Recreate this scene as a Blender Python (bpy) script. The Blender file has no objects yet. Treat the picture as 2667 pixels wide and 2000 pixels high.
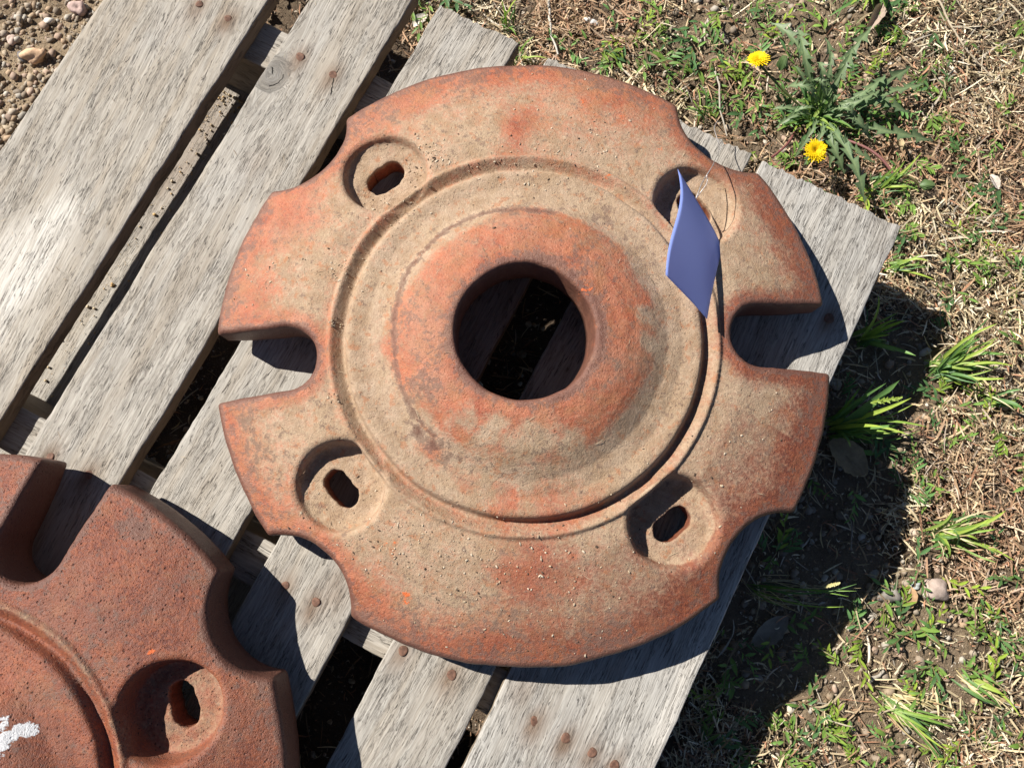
import bpy, math, random
import numpy as np
from mathutils import Matrix, Vector

# ------------------------------------------------------------------ camera, sky, sun, exposure
SC = bpy.context.scene
COL = SC.collection
PT = 0.115                       # height of the pallet's deck above the ground
CAMZ = 0.68 + PT
RC = np.array([[0.88729863, -0.45566887, 0.07118299],
               [0.46114358, 0.87425557, -0.15173591],
               [0.00690921, 0.16746065, 0.98585455]])
cam = bpy.data.cameras.new('camera')
cam.sensor_width = 36.0
cam.lens = 2003.0 / 2667.0 * 36.0
cam.clip_start = 0.01
cam.clip_end = 500.0
camo = bpy.data.objects.new('camera', cam)
COL.objects.link(camo)
M4 = Matrix([[*RC[0], 0.0], [*RC[1], 0.0], [*RC[2], CAMZ], [0, 0, 0, 1]])
camo.matrix_world = M4
SC.camera = camo

SUN = Vector((-1.10, 0.05, 1.0)).normalized()       # direction towards the sun
EL = math.asin(SUN.z)
world = bpy.data.worlds.new('World')
SC.world = world
world.use_nodes = True
wn = world.node_tree
for n in list(wn.nodes):
    wn.nodes.remove(n)
sky = wn.nodes.new('ShaderNodeTexSky')
sky.sky_type = 'NISHITA'
sky.sun_disc = False
sky.air_density = 0.6
sky.dust_density = 0.3
sky.altitude = 1500
sky.sun_elevation = EL
sky.sun_rotation = math.atan2(SUN.x, SUN.y)
bg = wn.nodes.new('ShaderNodeBackground')
bg.inputs['Strength'].default_value = 0.05
wo = wn.nodes.new('ShaderNodeOutputWorld')
wn.links.new(sky.outputs[0], bg.inputs[0])
wn.links.new(bg.outputs[0], wo.inputs[0])
sl = bpy.data.lights.new('sun', 'SUN')
sl.energy = 5.0
sl.angle = math.radians(0.5)
sl.color = (1.0, 0.95, 0.87)
so = bpy.data.objects.new('sun', sl)
COL.objects.link(so)
so.rotation_euler = SUN.to_track_quat('Z', 'Y').to_euler()
SC.view_settings.view_transform = 'Standard'
SC.view_settings.look = 'None'
SC.view_settings.exposure = 0.84
SC.view_settings.gamma = 1.0

# ------------------------------------------------------------------ helpers
rng = np.random.default_rng(7)
random.seed(7)
KD = 2667.0 / 2212.0


def at(px, py, z=0.0):
    """world point at height z (above the ground) seen at the measured place px,py"""
    d = RC @ np.array([(px * KD - 1333.5) / 2003.0, -(py * KD - 1000.0) / 2003.0, -1.0])
    t = (z - CAMZ) / d[2]
    return np.array([d[0] * t, d[1] * t, z])


_T = np.random.default_rng(3).random((256, 256))


def vn(x, y, seed=0):
    x = np.asarray(x, float) + seed * 37.17
    y = np.asarray(y, float) + seed * 71.31
    xi = np.floor(x).astype(int); yi = np.floor(y).astype(int)
    fx = x - xi; fy = y - yi
    fx = fx * fx * (3 - 2 * fx); fy = fy * fy * (3 - 2 * fy)
    a = _T[xi & 255, yi & 255]; b = _T[(xi + 1) & 255, yi & 255]
    c = _T[xi & 255, (yi + 1) & 255]; d = _T[(xi + 1) & 255, (yi + 1) & 255]
    return (a * (1 - fx) + b * fx) * (1 - fy) + (c * (1 - fx) + d * fx) * fy


def fbm(x, y, seed=0, o=4):
    s = 0; a = 0.5; t = 0
    for i in range(o):
        s = s + a * vn(x * 2 ** i, y * 2 ** i, seed + i * 5); t += a; a *= 0.5
    return s / t


def sstep(a, b, x):
    t = np.clip((x - a) / (b - a), 0, 1)
    return t * t * (3 - 2 * t)


def props(o, label=None, cat=None, group=None, kind=None):
    if label: o['label'] = label
    if cat: o['category'] = cat
    if group: o['group'] = group
    if kind: o['kind'] = kind
    return o


def empty(name, loc=(0, 0, 0), **k):
    o = bpy.data.objects.new(name, None)
    o.empty_display_size = 0.02
    o.location = loc
    COL.objects.link(o)
    return props(o, **k)


def mesh(name, V, F, mat, parent=None, smooth=True, attrs=None, quads=True, **k):
    """V (n,3), F (m,4) or (m,3) arrays or a list of index tuples"""
    me = bpy.data.meshes.new(name)
    V = np.asarray(V, dtype=np.float32)
    if isinstance(F, np.ndarray):
        me.vertices.add(len(V)); me.vertices.foreach_set('co', V.ravel())
        k_ = F.shape[1]
        me.loops.add(F.size); me.loops.foreach_set('vertex_index', F.astype(np.int32).ravel())
        me.polygons.add(len(F))
        me.polygons.foreach_set('loop_start', np.arange(0, F.size, k_, dtype=np.int32))
        me.update(calc_edges=True)
    else:
        me.from_pydata([tuple(map(float, v)) for v in V], [], F)
        me.update()
    if smooth:
        me.polygons.foreach_set('use_smooth', np.ones(len(me.polygons), dtype=bool))
    for nm, arr in (attrs or {}).items():
        arr = np.asarray(arr, dtype=np.float32)
        if arr.ndim == 1:
            a = me.attributes.new(nm, 'FLOAT', 'POINT'); a.data.foreach_set('value', arr)
        else:
            a = me.attributes.new(nm, 'FLOAT_VECTOR', 'POINT'); a.data.foreach_set('vector', arr.ravel())
    me.materials.append(mat)
    o = bpy.data.objects.new(name, me)
    COL.objects.link(o)
    if parent: o.parent = parent
    return props(o, **k)


class NT:
    def __init__(s, name):
        s.m = bpy.data.materials.new(name); s.m.use_nodes = True
        s.t = s.m.node_tree; s.t.nodes.clear()
        s.out = s.t.nodes.new('ShaderNodeOutputMaterial')
        s.b = s.t.nodes.new('ShaderNodeBsdfPrincipled')
        s.t.links.new(s.b.outputs[0], s.out.inputs[0])

    def set(s, k, v):
        s.put(s.b.inputs[k], v)

    def put(s, sock, v):
        if isinstance(v, bpy.types.NodeSocket): s.t.links.new(v, sock)
        elif isinstance(v, (tuple, list)) and len(v) == 3 and sock.type == 'RGBA': sock.default_value = (*v, 1)
        else: sock.default_value = v

    def attr(s, n, vec=False):
        a = s.t.nodes.new('ShaderNodeAttribute'); a.attribute_name = n
        return a.outputs['Vector'] if vec else a.outputs['Fac']

    def coord(s, w='Object'):
        return s.t.nodes.new('ShaderNodeTexCoord').outputs[w]

    def math(s, op, a, b=0.0, clamp=False):
        n = s.t.nodes.new('ShaderNodeMath'); n.operation = op; n.use_clamp = clamp
        s.put(n.inputs[0], a); s.put(n.inputs[1], b)
        return n.outputs[0]

    def mapv(s, v, scale=(1, 1, 1), loc=(0, 0, 0)):
        n = s.t.nodes.new('ShaderNodeMapping'); s.put(n.inputs[0], v)
        n.inputs['Scale'].default_value = scale; n.inputs['Location'].default_value = loc
        return n.outputs[0]

    def noise(s, v, scale, detail=4, rough=0.55, dist=0.0, col=False):
        n = s.t.nodes.new('ShaderNodeTexNoise'); s.put(n.inputs['Vector'], v)
        n.inputs['Scale'].default_value = scale; n.inputs['Detail'].default_value = detail
        n.inputs['Roughness'].default_value = rough; n.inputs['Distortion'].default_value = dist
        return n.outputs['Color'] if col else n.outputs['Fac']

    def vor(s, v, scale, feat='F1', rnd=1.0, out='Distance'):
        n = s.t.nodes.new('ShaderNodeTexVoronoi'); s.put(n.inputs['Vector'], v); n.feature = feat
        n.inputs['Scale'].default_value = scale; n.inputs['Randomness'].default_value = rnd
        return n.outputs[out]

    def ramp(s, v, a, b, o0=0.0, o1=1.0):
        n = s.t.nodes.new('ShaderNodeMapRange'); n.interpolation_type = 'SMOOTHSTEP'
        s.put(n.inputs[0], v)
        for i, x in enumerate((a, b, o0, o1)): n.inputs[i + 1].default_value = x
        return n.outputs[0]

    def mix(s, f, a, b, mode='MIX'):
        n = s.t.nodes.new('ShaderNodeMix'); n.data_type = 'RGBA'; n.blend_type = mode
        s.put(n.inputs[0], f); s.put(n.inputs[6], a); s.put(n.inputs[7], b)
        return n.outputs[2]

    def bump(s, h, strength, dist, normal=None):
        n = s.t.nodes.new('ShaderNodeBump'); n.inputs['Strength'].default_value = strength
        n.inputs['Distance'].default_value = dist
        s.put(n.inputs['Height'], h)
        if normal is not None: s.put(n.inputs['Normal'], normal)
        return n.outputs[0]


# ------------------------------------------------------------------ materials
def mat_wood(name='weathered_wood', knot=None, cracks=()):
    n = NT(name)
    g = n.attr('grain', True)                 # (across, along, seed) in metres
    st = n.attr('stain'); pale = n.attr('pale'); tone = n.attr('tone')
    warp = n.noise(n.mapv(g, (60, 12, 1)), 1.0, 2, .5)
    warp2 = n.noise(n.mapv(g, (160, 90, 1)), 1.0, 2, .5)
    w2 = n.t.nodes.new('ShaderNodeCombineXYZ')
    n.put(w2.inputs[0], n.math('ADD', n.math('MULTIPLY', warp, 0.006), n.math('MULTIPLY', warp2, .0012)))
    va = n.t.nodes.new('ShaderNodeVectorMath'); va.operation = 'ADD'
    n.put(va.inputs[0], g); n.put(va.inputs[1], w2.outputs[0])
    p = va.outputs[0]
    sx = n.t.nodes.new('ShaderNodeSeparateXYZ'); n.put(sx.inputs[0], g)
    nearend = n.ramp(sx.outputs[1], .28, .41)
    fine = n.noise(n.mapv(p, (950, 75, 1)), 1.0, 3, .7)
    med = n.noise(n.mapv(p, (620, 26, 1)), 1.0, 4, .65)
    broad = n.noise(n.mapv(p, (70, 6, 1)), 1.0, 3, .5)
    blot = n.noise(n.mapv(g, (22, 12, 1)), 1.0, 5, .65)
    c1 = n.noise(n.mapv(p, (400, 20, 1), (3, 1, 7)), 1.0, 3, .6)
    ln = n.math('ABSOLUTE', n.math('SUBTRACT', c1, 0.5))
    line = n.ramp(ln, 0.0, 0.020, 1.0, 0.0)
    cm = n.noise(n.mapv(p, (120, 45, 1), (9, 4, 2)), 1.0, 4, .65)
    crack = n.math('MULTIPLY', line, n.ramp(n.math('ADD', cm, n.math('MULTIPLY', nearend, .10)), .47, .57))
    c2 = n.noise(n.mapv(p, (640, 40, 1), (1, 8, 3)), 1.0, 3, .6)
    l2 = n.ramp(n.math('ABSOLUTE', n.math('SUBTRACT', c2, 0.5)), 0.0, 0.030, 1.0, 0.0)
    crack2 = n.math('MULTIPLY', l2, n.ramp(n.noise(n.mapv(g, (60, 22, 1), (5, 5, 5)), 1.0, 3), .42, .60))
    col = n.mix(n.ramp(med, .32, .68), (.255, .228, .192), (.40, .365, .315))
    col = n.mix(n.ramp(fine, .40, .72, 0, .3), col, (.45, .415, .365))
    col = n.mix(n.ramp(broad, .40, .70, 0, .55), col, (.31, .25, .18))
    col = n.mix(n.ramp(blot, .48, .72, 0, .4), col, (.36, .345, .325))
    col = n.mix(n.math('MULTIPLY', tone, .6), col, n.mix(n.ramp(med, .32, .68), (.25, .245, .235), (.47, .465, .445)))
    blot2 = n.noise(n.mapv(g, (30, 16, 1), (7, 7, 1)), 1.0, 5, .65)
    col = n.mix(n.ramp(blot2, .50, .72, 0, .18), col, (.20, .165, .125))
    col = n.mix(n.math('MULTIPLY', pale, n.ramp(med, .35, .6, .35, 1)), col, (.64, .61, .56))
    col = n.mix(n.math('MULTIPLY', st, .75), col, (.15, .085, .045))
    col = n.mix(n.math('MULTIPLY', crack, .78), col, (.03, .024, .02))
    col = n.mix(n.math('MULTIPLY', crack2, .42), col, (.075, .058, .045))
    extra = None
    if knot or cracks:
        o = n.coord(); wob = n.noise(o, 240, 3, .6)
        so_ = n.t.nodes.new('ShaderNodeSeparateXYZ'); n.put(so_.inputs[0], o)
        segs = list(cracks)
        if knot:
            kx, ky, kr = knot
            for a in (2.3,):
                segs.append((kx, ky, kx + math.cos(a) * kr * .6, ky + math.sin(a) * kr * .8, .00045))
            for a in range(4):
                a0 = -1.3 + a * .42; a1 = a0 + .42
                segs.append((kx + math.cos(a0) * kr, ky + math.sin(a0) * kr * 1.25, kx + math.cos(a1) * kr, ky + math.sin(a1) * kr * 1.25, .0005))
        for (ax, ay, bx, by, w) in segs:
            L = math.hypot(bx - ax, by - ay); ux, uy = (bx - ax) / L, (by - ay) / L
            dx = n.math('SUBTRACT', so_.outputs[0], ax); dy = n.math('SUBTRACT', so_.outputs[1], ay)
            t = n.math('ADD', n.math('MULTIPLY', dx, ux), n.math('MULTIPLY', dy, uy))
            d = n.math('SUBTRACT', n.math('MULTIPLY', dx, uy), n.math('MULTIPLY', dy, ux))
            d = n.math('ABSOLUTE', n.math('ADD', d, n.math('MULTIPLY', n.math('SUBTRACT', wob, .5), .0035)))
            tt = n.math('ABSOLUTE', n.math('SUBTRACT', t, L / 2))
            m_ = n.math('MULTIPLY', n.ramp(d, w * .5, w * 1.3, 1, 0), n.ramp(tt, L * .42, L * .56, 1, 0))
            extra = m_ if extra is None else n.math('MAXIMUM', extra, m_)
        if knot:
            col = n.mix(n.math('MULTIPLY', n.attr('knot'), .45), col, (.30, .285, .265))
        col = n.mix(extra, col, (.02, .017, .014))
    # sawn long sides keep more of the wood's own brown
    col = n.mix(n.math('MULTIPLY', n.attr('side'), .75), col, (.20, .14, .085))
    n.set('Base Color', col)
    n.set('Roughness', .82)
    n.set('Specular IOR Level', .3)
    h = n.math('ADD', n.math('MULTIPLY', fine, .4), n.math('MULTIPLY', med, .8))
    h = n.math('SUBTRACT', h, n.math('MULTIPLY', crack, 1.5))
    h = n.math('SUBTRACT', h, n.math('MULTIPLY', crack2, .8))
    if extra is not None: h = n.math('SUBTRACT', h, n.math('MULTIPLY', extra, 2.0))
    n.set('Normal', n.bump(h, .8, .0009))
    return n.m


def mat_iron():
    n = NT('rusted_cast_iron')
    o = n.coord()
    dust = n.attr('dust'); brown = n.attr('brown'); dark = n.attr('dark'); bright = n.attr('bright'); white = n.attr('white'); pit = n.attr('pit')
    c = lambda x: n.math('SUBTRACT', x, .5)
    f1 = n.noise(o, 75, 6, .7); f2 = n.noise(o, 330, 5, .7); f3 = n.noise(o, 1300, 3, .6); f4 = n.noise(o, 26, 6, .7, .4); f5 = n.noise(n.mapv(o, (1, 1, 1), (4, 2, 9)), 48, 6, .7, .6)
    paint = n.mix(n.ramp(f1, .38, .62), (.43, .140, .070), (.34, .085, .040))
    paint = n.mix(n.ramp(f4, .35, .68, 0, .65), paint, (.40, .215, .135))
    paint = n.mix(n.ramp(f2, .52, .66, 0, .45), paint, (.50, .21, .11))
    paint = n.mix(n.ramp(f5, .42, .66, 0, .65), paint, (.34, .155, .07))
    rust = n.mix(n.ramp(f2, .38, .62), (.115, .033, .022), (.27, .080, .036))
    rust = n.mix(n.ramp(f4, .45, .62, 0, .55), rust, (.165, .062, .042))
    rust = n.mix(n.ramp(f5, .52, .62, 0, .45), rust, (.26, .105, .055))
    col = n.mix(n.math('ADD', brown, n.math('ADD', n.math('MULTIPLY', c(f2), 1.0), n.math('MULTIPLY', c(f1), .6)), True), paint, rust)
    sp = n.ramp(n.noise(o, 620, 3, .6), .56, .66, 0, .6)
    col = n.mix(sp, col, (.16, .075, .055))
    # dried mud and dust over it, thin in places
    dcol = n.mix(n.ramp(f1, .38, .62), (.44, .335, .24), (.345, .25, .17))
    dcol = n.mix(n.ramp(f4, .36, .66, 0, .6), dcol, (.41, .30, .19))
    dcol = n.mix(n.ramp(f5, .42, .66, 0, .55), dcol, (.27, .17, .095))
    dcol = n.mix(n.ramp(f3, .45, .7, 0, .45), dcol, (.17, .12, .08))
    dcol = n.mix(n.ramp(f2, .55, .68, 0, .35), dcol, (.50, .40, .29))
    d2 = n.math('ADD', dust, n.math('ADD', n.math('MULTIPLY', c(f1), 1.1), n.math('MULTIPLY', c(f2), .9)))
    d2 = n.math('ADD', d2, n.math('MULTIPLY', c(f4), .35))
    col = n.mix(n.ramp(d2, .18, .86, 0, .94), col, dcol)
    ru = n.math('MULTIPLY', n.ramp(n.noise(o, 120, 4, .65), .56, .66), n.ramp(dust, .3, .6))
    col = n.mix(n.math('MULTIPLY', ru, .5), col, (.36, .135, .055))
    # chipped spots where bare dark iron scale shows
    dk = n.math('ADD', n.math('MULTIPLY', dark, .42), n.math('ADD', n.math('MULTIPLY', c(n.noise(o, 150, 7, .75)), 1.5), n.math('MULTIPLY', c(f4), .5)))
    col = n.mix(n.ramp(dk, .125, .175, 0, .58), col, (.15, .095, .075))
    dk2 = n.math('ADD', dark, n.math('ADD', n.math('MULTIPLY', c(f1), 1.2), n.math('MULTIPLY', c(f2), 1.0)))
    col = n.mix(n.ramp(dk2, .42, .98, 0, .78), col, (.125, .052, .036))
    br = n.math('ADD', bright, n.math('MULTIPLY', c(f2), 2.4))
    col = n.mix(n.math('MULTIPLY', n.ramp(br, .6, .85, 0, .85), n.ramp(bright, .1, .3)), col, (.66, .13, .025))
    wh = n.math('ADD', white, n.math('ADD', n.math('MULTIPLY', c(f1), 1.1), n.math('MULTIPLY', c(f2), .9)))
    whm = n.math('MULTIPLY', n.ramp(wh, .55, .60), n.ramp(white, .02, .1))
    v1 = n.vor(o, 230); pm = n.noise(o, 90, 3)
    pits = n.math('MULTIPLY', n.ramp(v1, .08, .26, 1, 0), n.ramp(pm, .44, .56))
    pits2 = n.math('MULTIPLY', n.ramp(n.vor(n.mapv(o, (1, 1, 1), (3, 3, 3)), 480), .10, .30, 1, 0), n.ramp(pm, .60, .42))
    pits = n.math('MULTIPLY', n.math('MAXIMUM', pits, n.math('MULTIPLY', pits2, .7)), pit)
    col = n.mix(n.math('MULTIPLY', pits, .8), col, (.05, .02, .015))
    col = n.mix(whm, col, (.70, .70, .71))
    n.set('Base Color', col)
    n.set('Roughness', n.math('ADD', n.ramp(d2, 0.1, .7, .44, .88), n.math('MULTIPLY', c(f2), .25)))
    n.set('Specular IOR Level', .35)
    h = n.math('ADD', n.math('MULTIPLY', f2, 1.1), n.math('MULTIPLY', f3, .5))
    h = n.math('ADD', h, n.math('MULTIPLY', f1, .45))
    h = n.math('SUBTRACT', h, n.math('MULTIPLY', pits, .8))
    h = n.math('ADD', h, n.math('MULTIPLY', whm, .3))
    n.set('Normal', n.bump(h, .85, .0012))
    return n.m


def mat_ground():
    n = NT('soil')
    o = n.coord()
    f = n.noise(o, 14, 5, .6); g = n.noise(o, 160, 5, .7); k = n.noise(o, 700, 3, .6)
    sand = n.attr('sand')
    a = n.mix(n.ramp(f, .35, .65), (.07, .05, .036), (.13, .095, .066))
    b = n.mix(n.ramp(f, .35, .65), (.36, .275, .18), (.25, .185, .12))
    col = n.mix(sand, a, b)
    col = n.mix(n.ramp(g, .4, .7, 0, .55), col, (.09, .06, .04))
    col = n.mix(n.ramp(k, .55, .75, 0, .5), col, (.48, .40, .30))
    n.set('Base Color', col); n.set('Roughness', .95); n.set('Specular IOR Level', .15)
    n.set('Normal', n.bump(n.math('ADD', g, n.math('MULTIPLY', k, .4)), 1.0, .004))
    return n.m


def mat_col(name, rough=.8, trans=0.0, spec=.3, nscale=300, var=.35, bumpd=.0004, sat=None):
    """colour from the per-vertex attribute 'tint'"""
    n = NT(name)
    c = n.attr('tint', True)
    f = n.noise(n.coord(), nscale, 3, .6)
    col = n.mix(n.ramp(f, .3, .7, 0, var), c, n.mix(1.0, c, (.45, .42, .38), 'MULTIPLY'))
    n.set('Base Color', col); n.set('Roughness', rough); n.set('Specular IOR Level', spec)
    if bumpd: n.set('Normal', n.bump(f, .6, bumpd))
    if trans:
        t = n.t.nodes.new('ShaderNodeBsdfTranslucent'); n.put(t.inputs[0], n.mix(1.0, col, (1.0, 1.25, .55), 'MULTIPLY'))
        mx = n.t.nodes.new('ShaderNodeMixShader'); mx.inputs[0].default_value = trans
        n.t.links.new(n.b.outputs[0], mx.inputs[1]); n.t.links.new(t.outputs[0], mx.inputs[2])
        n.t.links.new(mx.outputs[0], n.out.inputs[0])
    return n.m


def mat_plain(name, c, c2, scale, rough=.7, bd=.0004, spec=.4, metal=0.0):
    n = NT(name)
    f = n.noise(n.coord(), scale, 4, .6)
    n.set('Base Color', n.mix(n.ramp(f, .35, .65), c, c2)); n.set('Roughness', rough)
    n.set('Specular IOR Level', spec); n.set('Metallic', metal)
    n.set('Normal', n.bump(f, .6, bd))
    return n.m


WOOD = mat_wood(); IRON = mat_iron(); SOIL = mat_ground()
STRAW = mat_col('dry_straw', .75, .12, .3)
LEAF = mat_col('green_leaf', .5, .25, .4, 400, .25, .0003)
STONE = mat_col('stone', .75, 0, .35, 220, .45, .0008)
PETAL = mat_col('yellow_petal', .6, .3, .2, 300, .1, 0)
CRUMB = mat_col('crumb', .9, 0, .2)
NAILM = mat_plain('rusty_nail', (.095, .048, .032), (.17, .088, .058), 420, .8, .0008)
PAPER = mat_plain('paper', (.52, .61, .98), (.56, .65, .99), 900, .85, .00012, .2)
_t = PAPER.node_tree; _tr = _t.nodes.new('ShaderNodeBsdfTranslucent'); _tr.inputs[0].default_value = (.50, .62, 1.0, 1)
_mx = _t.nodes.new('ShaderNodeMixShader'); _mx.inputs[0].default_value = .80
_t.links.new([q for q in _t.nodes if q.type == 'BSDF_PRINCIPLED'][0].outputs[0], _mx.inputs[1]); _t.links.new(_tr.outputs[0], _mx.inputs[2])
_t.links.new(_mx.outputs[0], [q for q in _t.nodes if q.type == 'OUTPUT_MATERIAL'][0].inputs[0])
WIRE = mat_plain('wire', (.45, .43, .42), (.30, .27, .26), 300, .4, .0001, .5, .6)

# ------------------------------------------------------------------ ground
def axis(lo, hi, step, far):
    a = list(np.arange(lo, hi + 1e-6, step)); s = step; x = hi
    while x < far: s *= 1.5; x += s; a.append(x)
    s = step; x = lo
    while x > -far: s *= 1.5; x -= s; a.insert(0, x)
    return np.array(a)


def ground_h(x, y):
    near = sstep(1.6, .8, np.abs(x)) * sstep(1.6, .8, np.abs(y))
    h = (fbm(x * 14, y * 14, 1) - .5) * .016 + (fbm(x * 70, y * 70, 2) - .5) * .006
    return h * near


GX = axis(-1.0, 1.15, .005, 40); GY = axis(-.95, 1.05, .005, 40)
gx, gy = np.meshgrid(GX, GY, indexing='ij')
gz = ground_h(gx, gy)
gz = gz * np.where((gx > -.60) & (gx < .22) & (gy < .43) & (gy > -1.05), .55, 1.0) - .009 * ((gx > -.59) & (gx < .21) & (gy < .42) & (gy > -.95))
V = np.stack([gx, gy, gz], -1).reshape(-1, 3)
ny = len(GY); ii, jj = np.meshgrid(np.arange(len(GX) - 1), np.arange(ny - 1), indexing='ij')
i0 = (ii * ny + jj).ravel()
F = np.stack([i0, i0 + ny, i0 + ny + 1, i0 + 1], 1)
sand = sstep(-.45, -.60, gx + (fbm(gx * 8, gy * 8, 9) - .5) * .1).ravel()
sand = np.maximum(sand, (sstep(.52, .62, fbm(gx * 7, gy * 7, 12, 3)) * .5).ravel())
mesh('ground', V, F, SOIL, attrs={'sand': sand}, kind='structure')


# ------------------------------------------------------------------ scattering of small pieces into one mesh
def rotz(a):
    c, s = np.cos(a), np.sin(a); z = np.zeros_like(c); o = np.ones_like(c)
    return np.stack([np.stack([c, -s, z], -1), np.stack([s, c, z], -1), np.stack([z, z, o], -1)], -2)


def roty(a):
    c, s = np.cos(a), np.sin(a); z = np.zeros_like(c); o = np.ones_like(c)
    return np.stack([np.stack([c, z, s], -1), np.stack([z, o, z], -1), np.stack([-s, z, c], -1)], -2)


def rotx(a):
    c, s = np.cos(a), np.sin(a); z = np.zeros_like(c); o = np.ones_like(c)
    return np.stack([np.stack([o, z, z], -1), np.stack([z, c, -s], -1), np.stack([z, s, c], -1)], -2)


def scatter(protos, P, S, az, tx, ty, tint):
    """protos: list of (V,F,shade); returns joined V,F,tints. one prototype picked per piece"""
    n = len(P); which = rng.integers(0, len(protos), n)
    Rm = rotz(az) @ roty(ty) @ rotx(tx)
    Vs, Fs, Cs = [], [], []; base = 0
    for k, (pv, pf, sh) in enumerate(protos):
        m = np.where(which == k)[0]
        if len(m) == 0: continue
        v = pv[None] * S[m][:, None, :]
        v = np.einsum('nij,nkj->nki', Rm[m], v) + P[m][:, None, :]
        f = pf[None] + (np.arange(len(m)) * len(pv))[:, None, None] + base
        Vs.append(v.reshape(-1, 3)); Fs.append(f.reshape(-1, pf.shape[1]))
        Cs.append((tint[m][:, None, :] * sh[None, :, None]).reshape(-1, 3)); base += len(m) * len(pv)
    return np.concatenate(Vs), np.concatenate(Fs), np.concatenate(Cs)


def straw_proto(k):
    r = np.random.default_rng(k)
    xs = np.linspace(-.5, .5, 4); b = r.uniform(-.18, .18); w = np.array([.25, .5, .45, .12])
    v = []
    for x, ww in zip(xs, w):
        c = b * (1 - 4 * x * x); z = r.uniform(-.02, .02)
        v += [(x, c - ww, z), (x, c + ww, z + .3 * ww)]
    # y is scaled by the width, so the bend is written in widths
    v = np.array(v); v[:, 1] = v[:, 1]
    return v, np.array([(0, 2, 3, 1), (2, 4, 5, 3), (4, 6, 7, 5)]), np.ones(8)


def bent(k):
    v, f, s = straw_proto(k); r = np.random.default_rng(k + 50); b = r.uniform(-1.6, 1.6)
    v[:, 1] += b * (1 - 4 * v[:, 0] ** 2) + 0
    return v, f, s


def pebble_proto(k, sub=2):
    import bmesh
    bm = bmesh.new(); bmesh.ops.create_icosphere(bm, subdivisions=sub, radius=1)
    v = np.array([x.co[:] for x in bm.verts]); f = np.array([[q.index for q in p.verts] for p in bm.faces]); bm.free()
    r = np.random.default_rng(k); a = r.normal(size=(5, 3))
    d = sum(.14 * np.sin(v @ (a[i] * 2.2) + i) for i in range(5))
    v = v * (1 + d)[:, None]
    v = np.sign(v) * np.abs(v) ** .9
    return v, f, np.ones(len(v))


STRAWP = [bent(i) for i in range(14)]
PEB = [pebble_proto(i, 1) for i in range(12)]


def under(x, y):      # footprint of the pallet
    return (x > -.585) & (x < .208) & (y < .41)


def straw_field(N, reg, thick, lmin, lmax, keep):
    x = rng.uniform(reg[0], reg[1], N); y = rng.uniform(reg[2], reg[3], N)
    m = rng.random(N) < keep(x, y); x, y = x[m], y[m]; n = len(x)
    z = ground_h(x, y) * np.where(under(x, y), .55, 1) - .009 * under(x, y) + rng.random(n) ** 1.6 * thick + .0015
    L = lmin + (lmax - lmin) * rng.random(n) ** 4.6
    W = rng.uniform(.0007, .0018, n) * (1 + .3 * (L > .02))
    pal = np.array([(.58, .47, .30), (.46, .36, .22), (.66, .57, .42), (.33, .23, .14), (.38, .20, .12), (.24, .17, .11), (.52, .46, .38), (.72, .62, .42)])
    t = pal[rng.choice(len(pal), n, p=[.17, .13, .13, .17, .10, .16, .08, .06])] * rng.uniform(.7, 1.5, (n, 1))
    red = sstep(.5, .62, fbm(x * 6, y * 6, 31))[:, None]
    t = t * (1 - red * .45) + red * .45 * np.array([.42, .22, .13])
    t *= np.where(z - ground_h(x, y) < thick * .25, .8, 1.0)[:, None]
    return scatter(STRAWP, np.stack([x, y, z], 1), np.stack([L, W, W], 1), rng.uniform(0, 6.28, n),
                   rng.normal(0, .5, n), rng.normal(0, .33, n), t)


def keep_r(x, y):
    g = sstep(.60, .46, fbm(x * 7, y * 7, 12, 3)) * .72 + .16
    g = g * (.45 + .55 * sstep(.62, .42, fbm(x * 26, y * 26, 14, 2)))
    k = np.where(under(x, y), .06, g)
    k = np.where(x < -.55, .05, k)
    return k


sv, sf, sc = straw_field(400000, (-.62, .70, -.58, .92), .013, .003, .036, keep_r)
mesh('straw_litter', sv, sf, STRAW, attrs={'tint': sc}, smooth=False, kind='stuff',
     label='dry straw and grass clippings strewn over the soil beside the pallet', cat='straw')


def gravel(N, reg, smin, smax, pw, keep, name, label):
    x = rng.uniform(reg[0], reg[1], N); y = rng.uniform(reg[2], reg[3], N)
    m = rng.random(N) < keep(x, y); x, y = x[m], y[m]; n = len(x)
    s = smin + (smax - smin) * rng.random(n) ** pw
    S = np.stack([s * rng.uniform(.8, 1.4, n), s * rng.uniform(.7, 1.1, n), s * rng.uniform(.5, .9, n)], 1)
    z = ground_h(x, y) + S[:, 2] * .35
    pal = np.array([(.50, .40, .28), (.44, .34, .23), (.55, .45, .35), (.50, .36, .27), (.34, .27, .20), (.62, .56, .47), (.42, .35, .27), (.48, .34, .22)])
    t = pal[rng.integers(0, len(pal), n)] * rng.uniform(.5, .95, (n, 1))
    v, f, c = scatter(PEB, np.stack([x, y, z], 1), S, rng.uniform(0, 6.28, n), rng.normal(0, .4, n), rng.normal(0, .4, n), t)
    mesh(name, v, f, STONE, attrs={'tint': c}, kind='stuff', label=label, cat='gravel')


gravel(30000, (-.88, -.50, -.12, .66), .0006, .0050, 6.0, lambda x, y: np.where(x > -.50, .25, 1.0), 'gravel',
       'loose sandy gravel on bare soil left of the pallet')
gravel(34000, (-.45, .72, -.62, .92), .0009, .0056, 5.5, lambda x, y: .25 + .75 * sstep(.45, .6, fbm(x * 7, y * 7, 12, 3)), 'fine_gravel',
       'scattered pale and pinkish pebbles among the straw right of the pallet')


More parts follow.
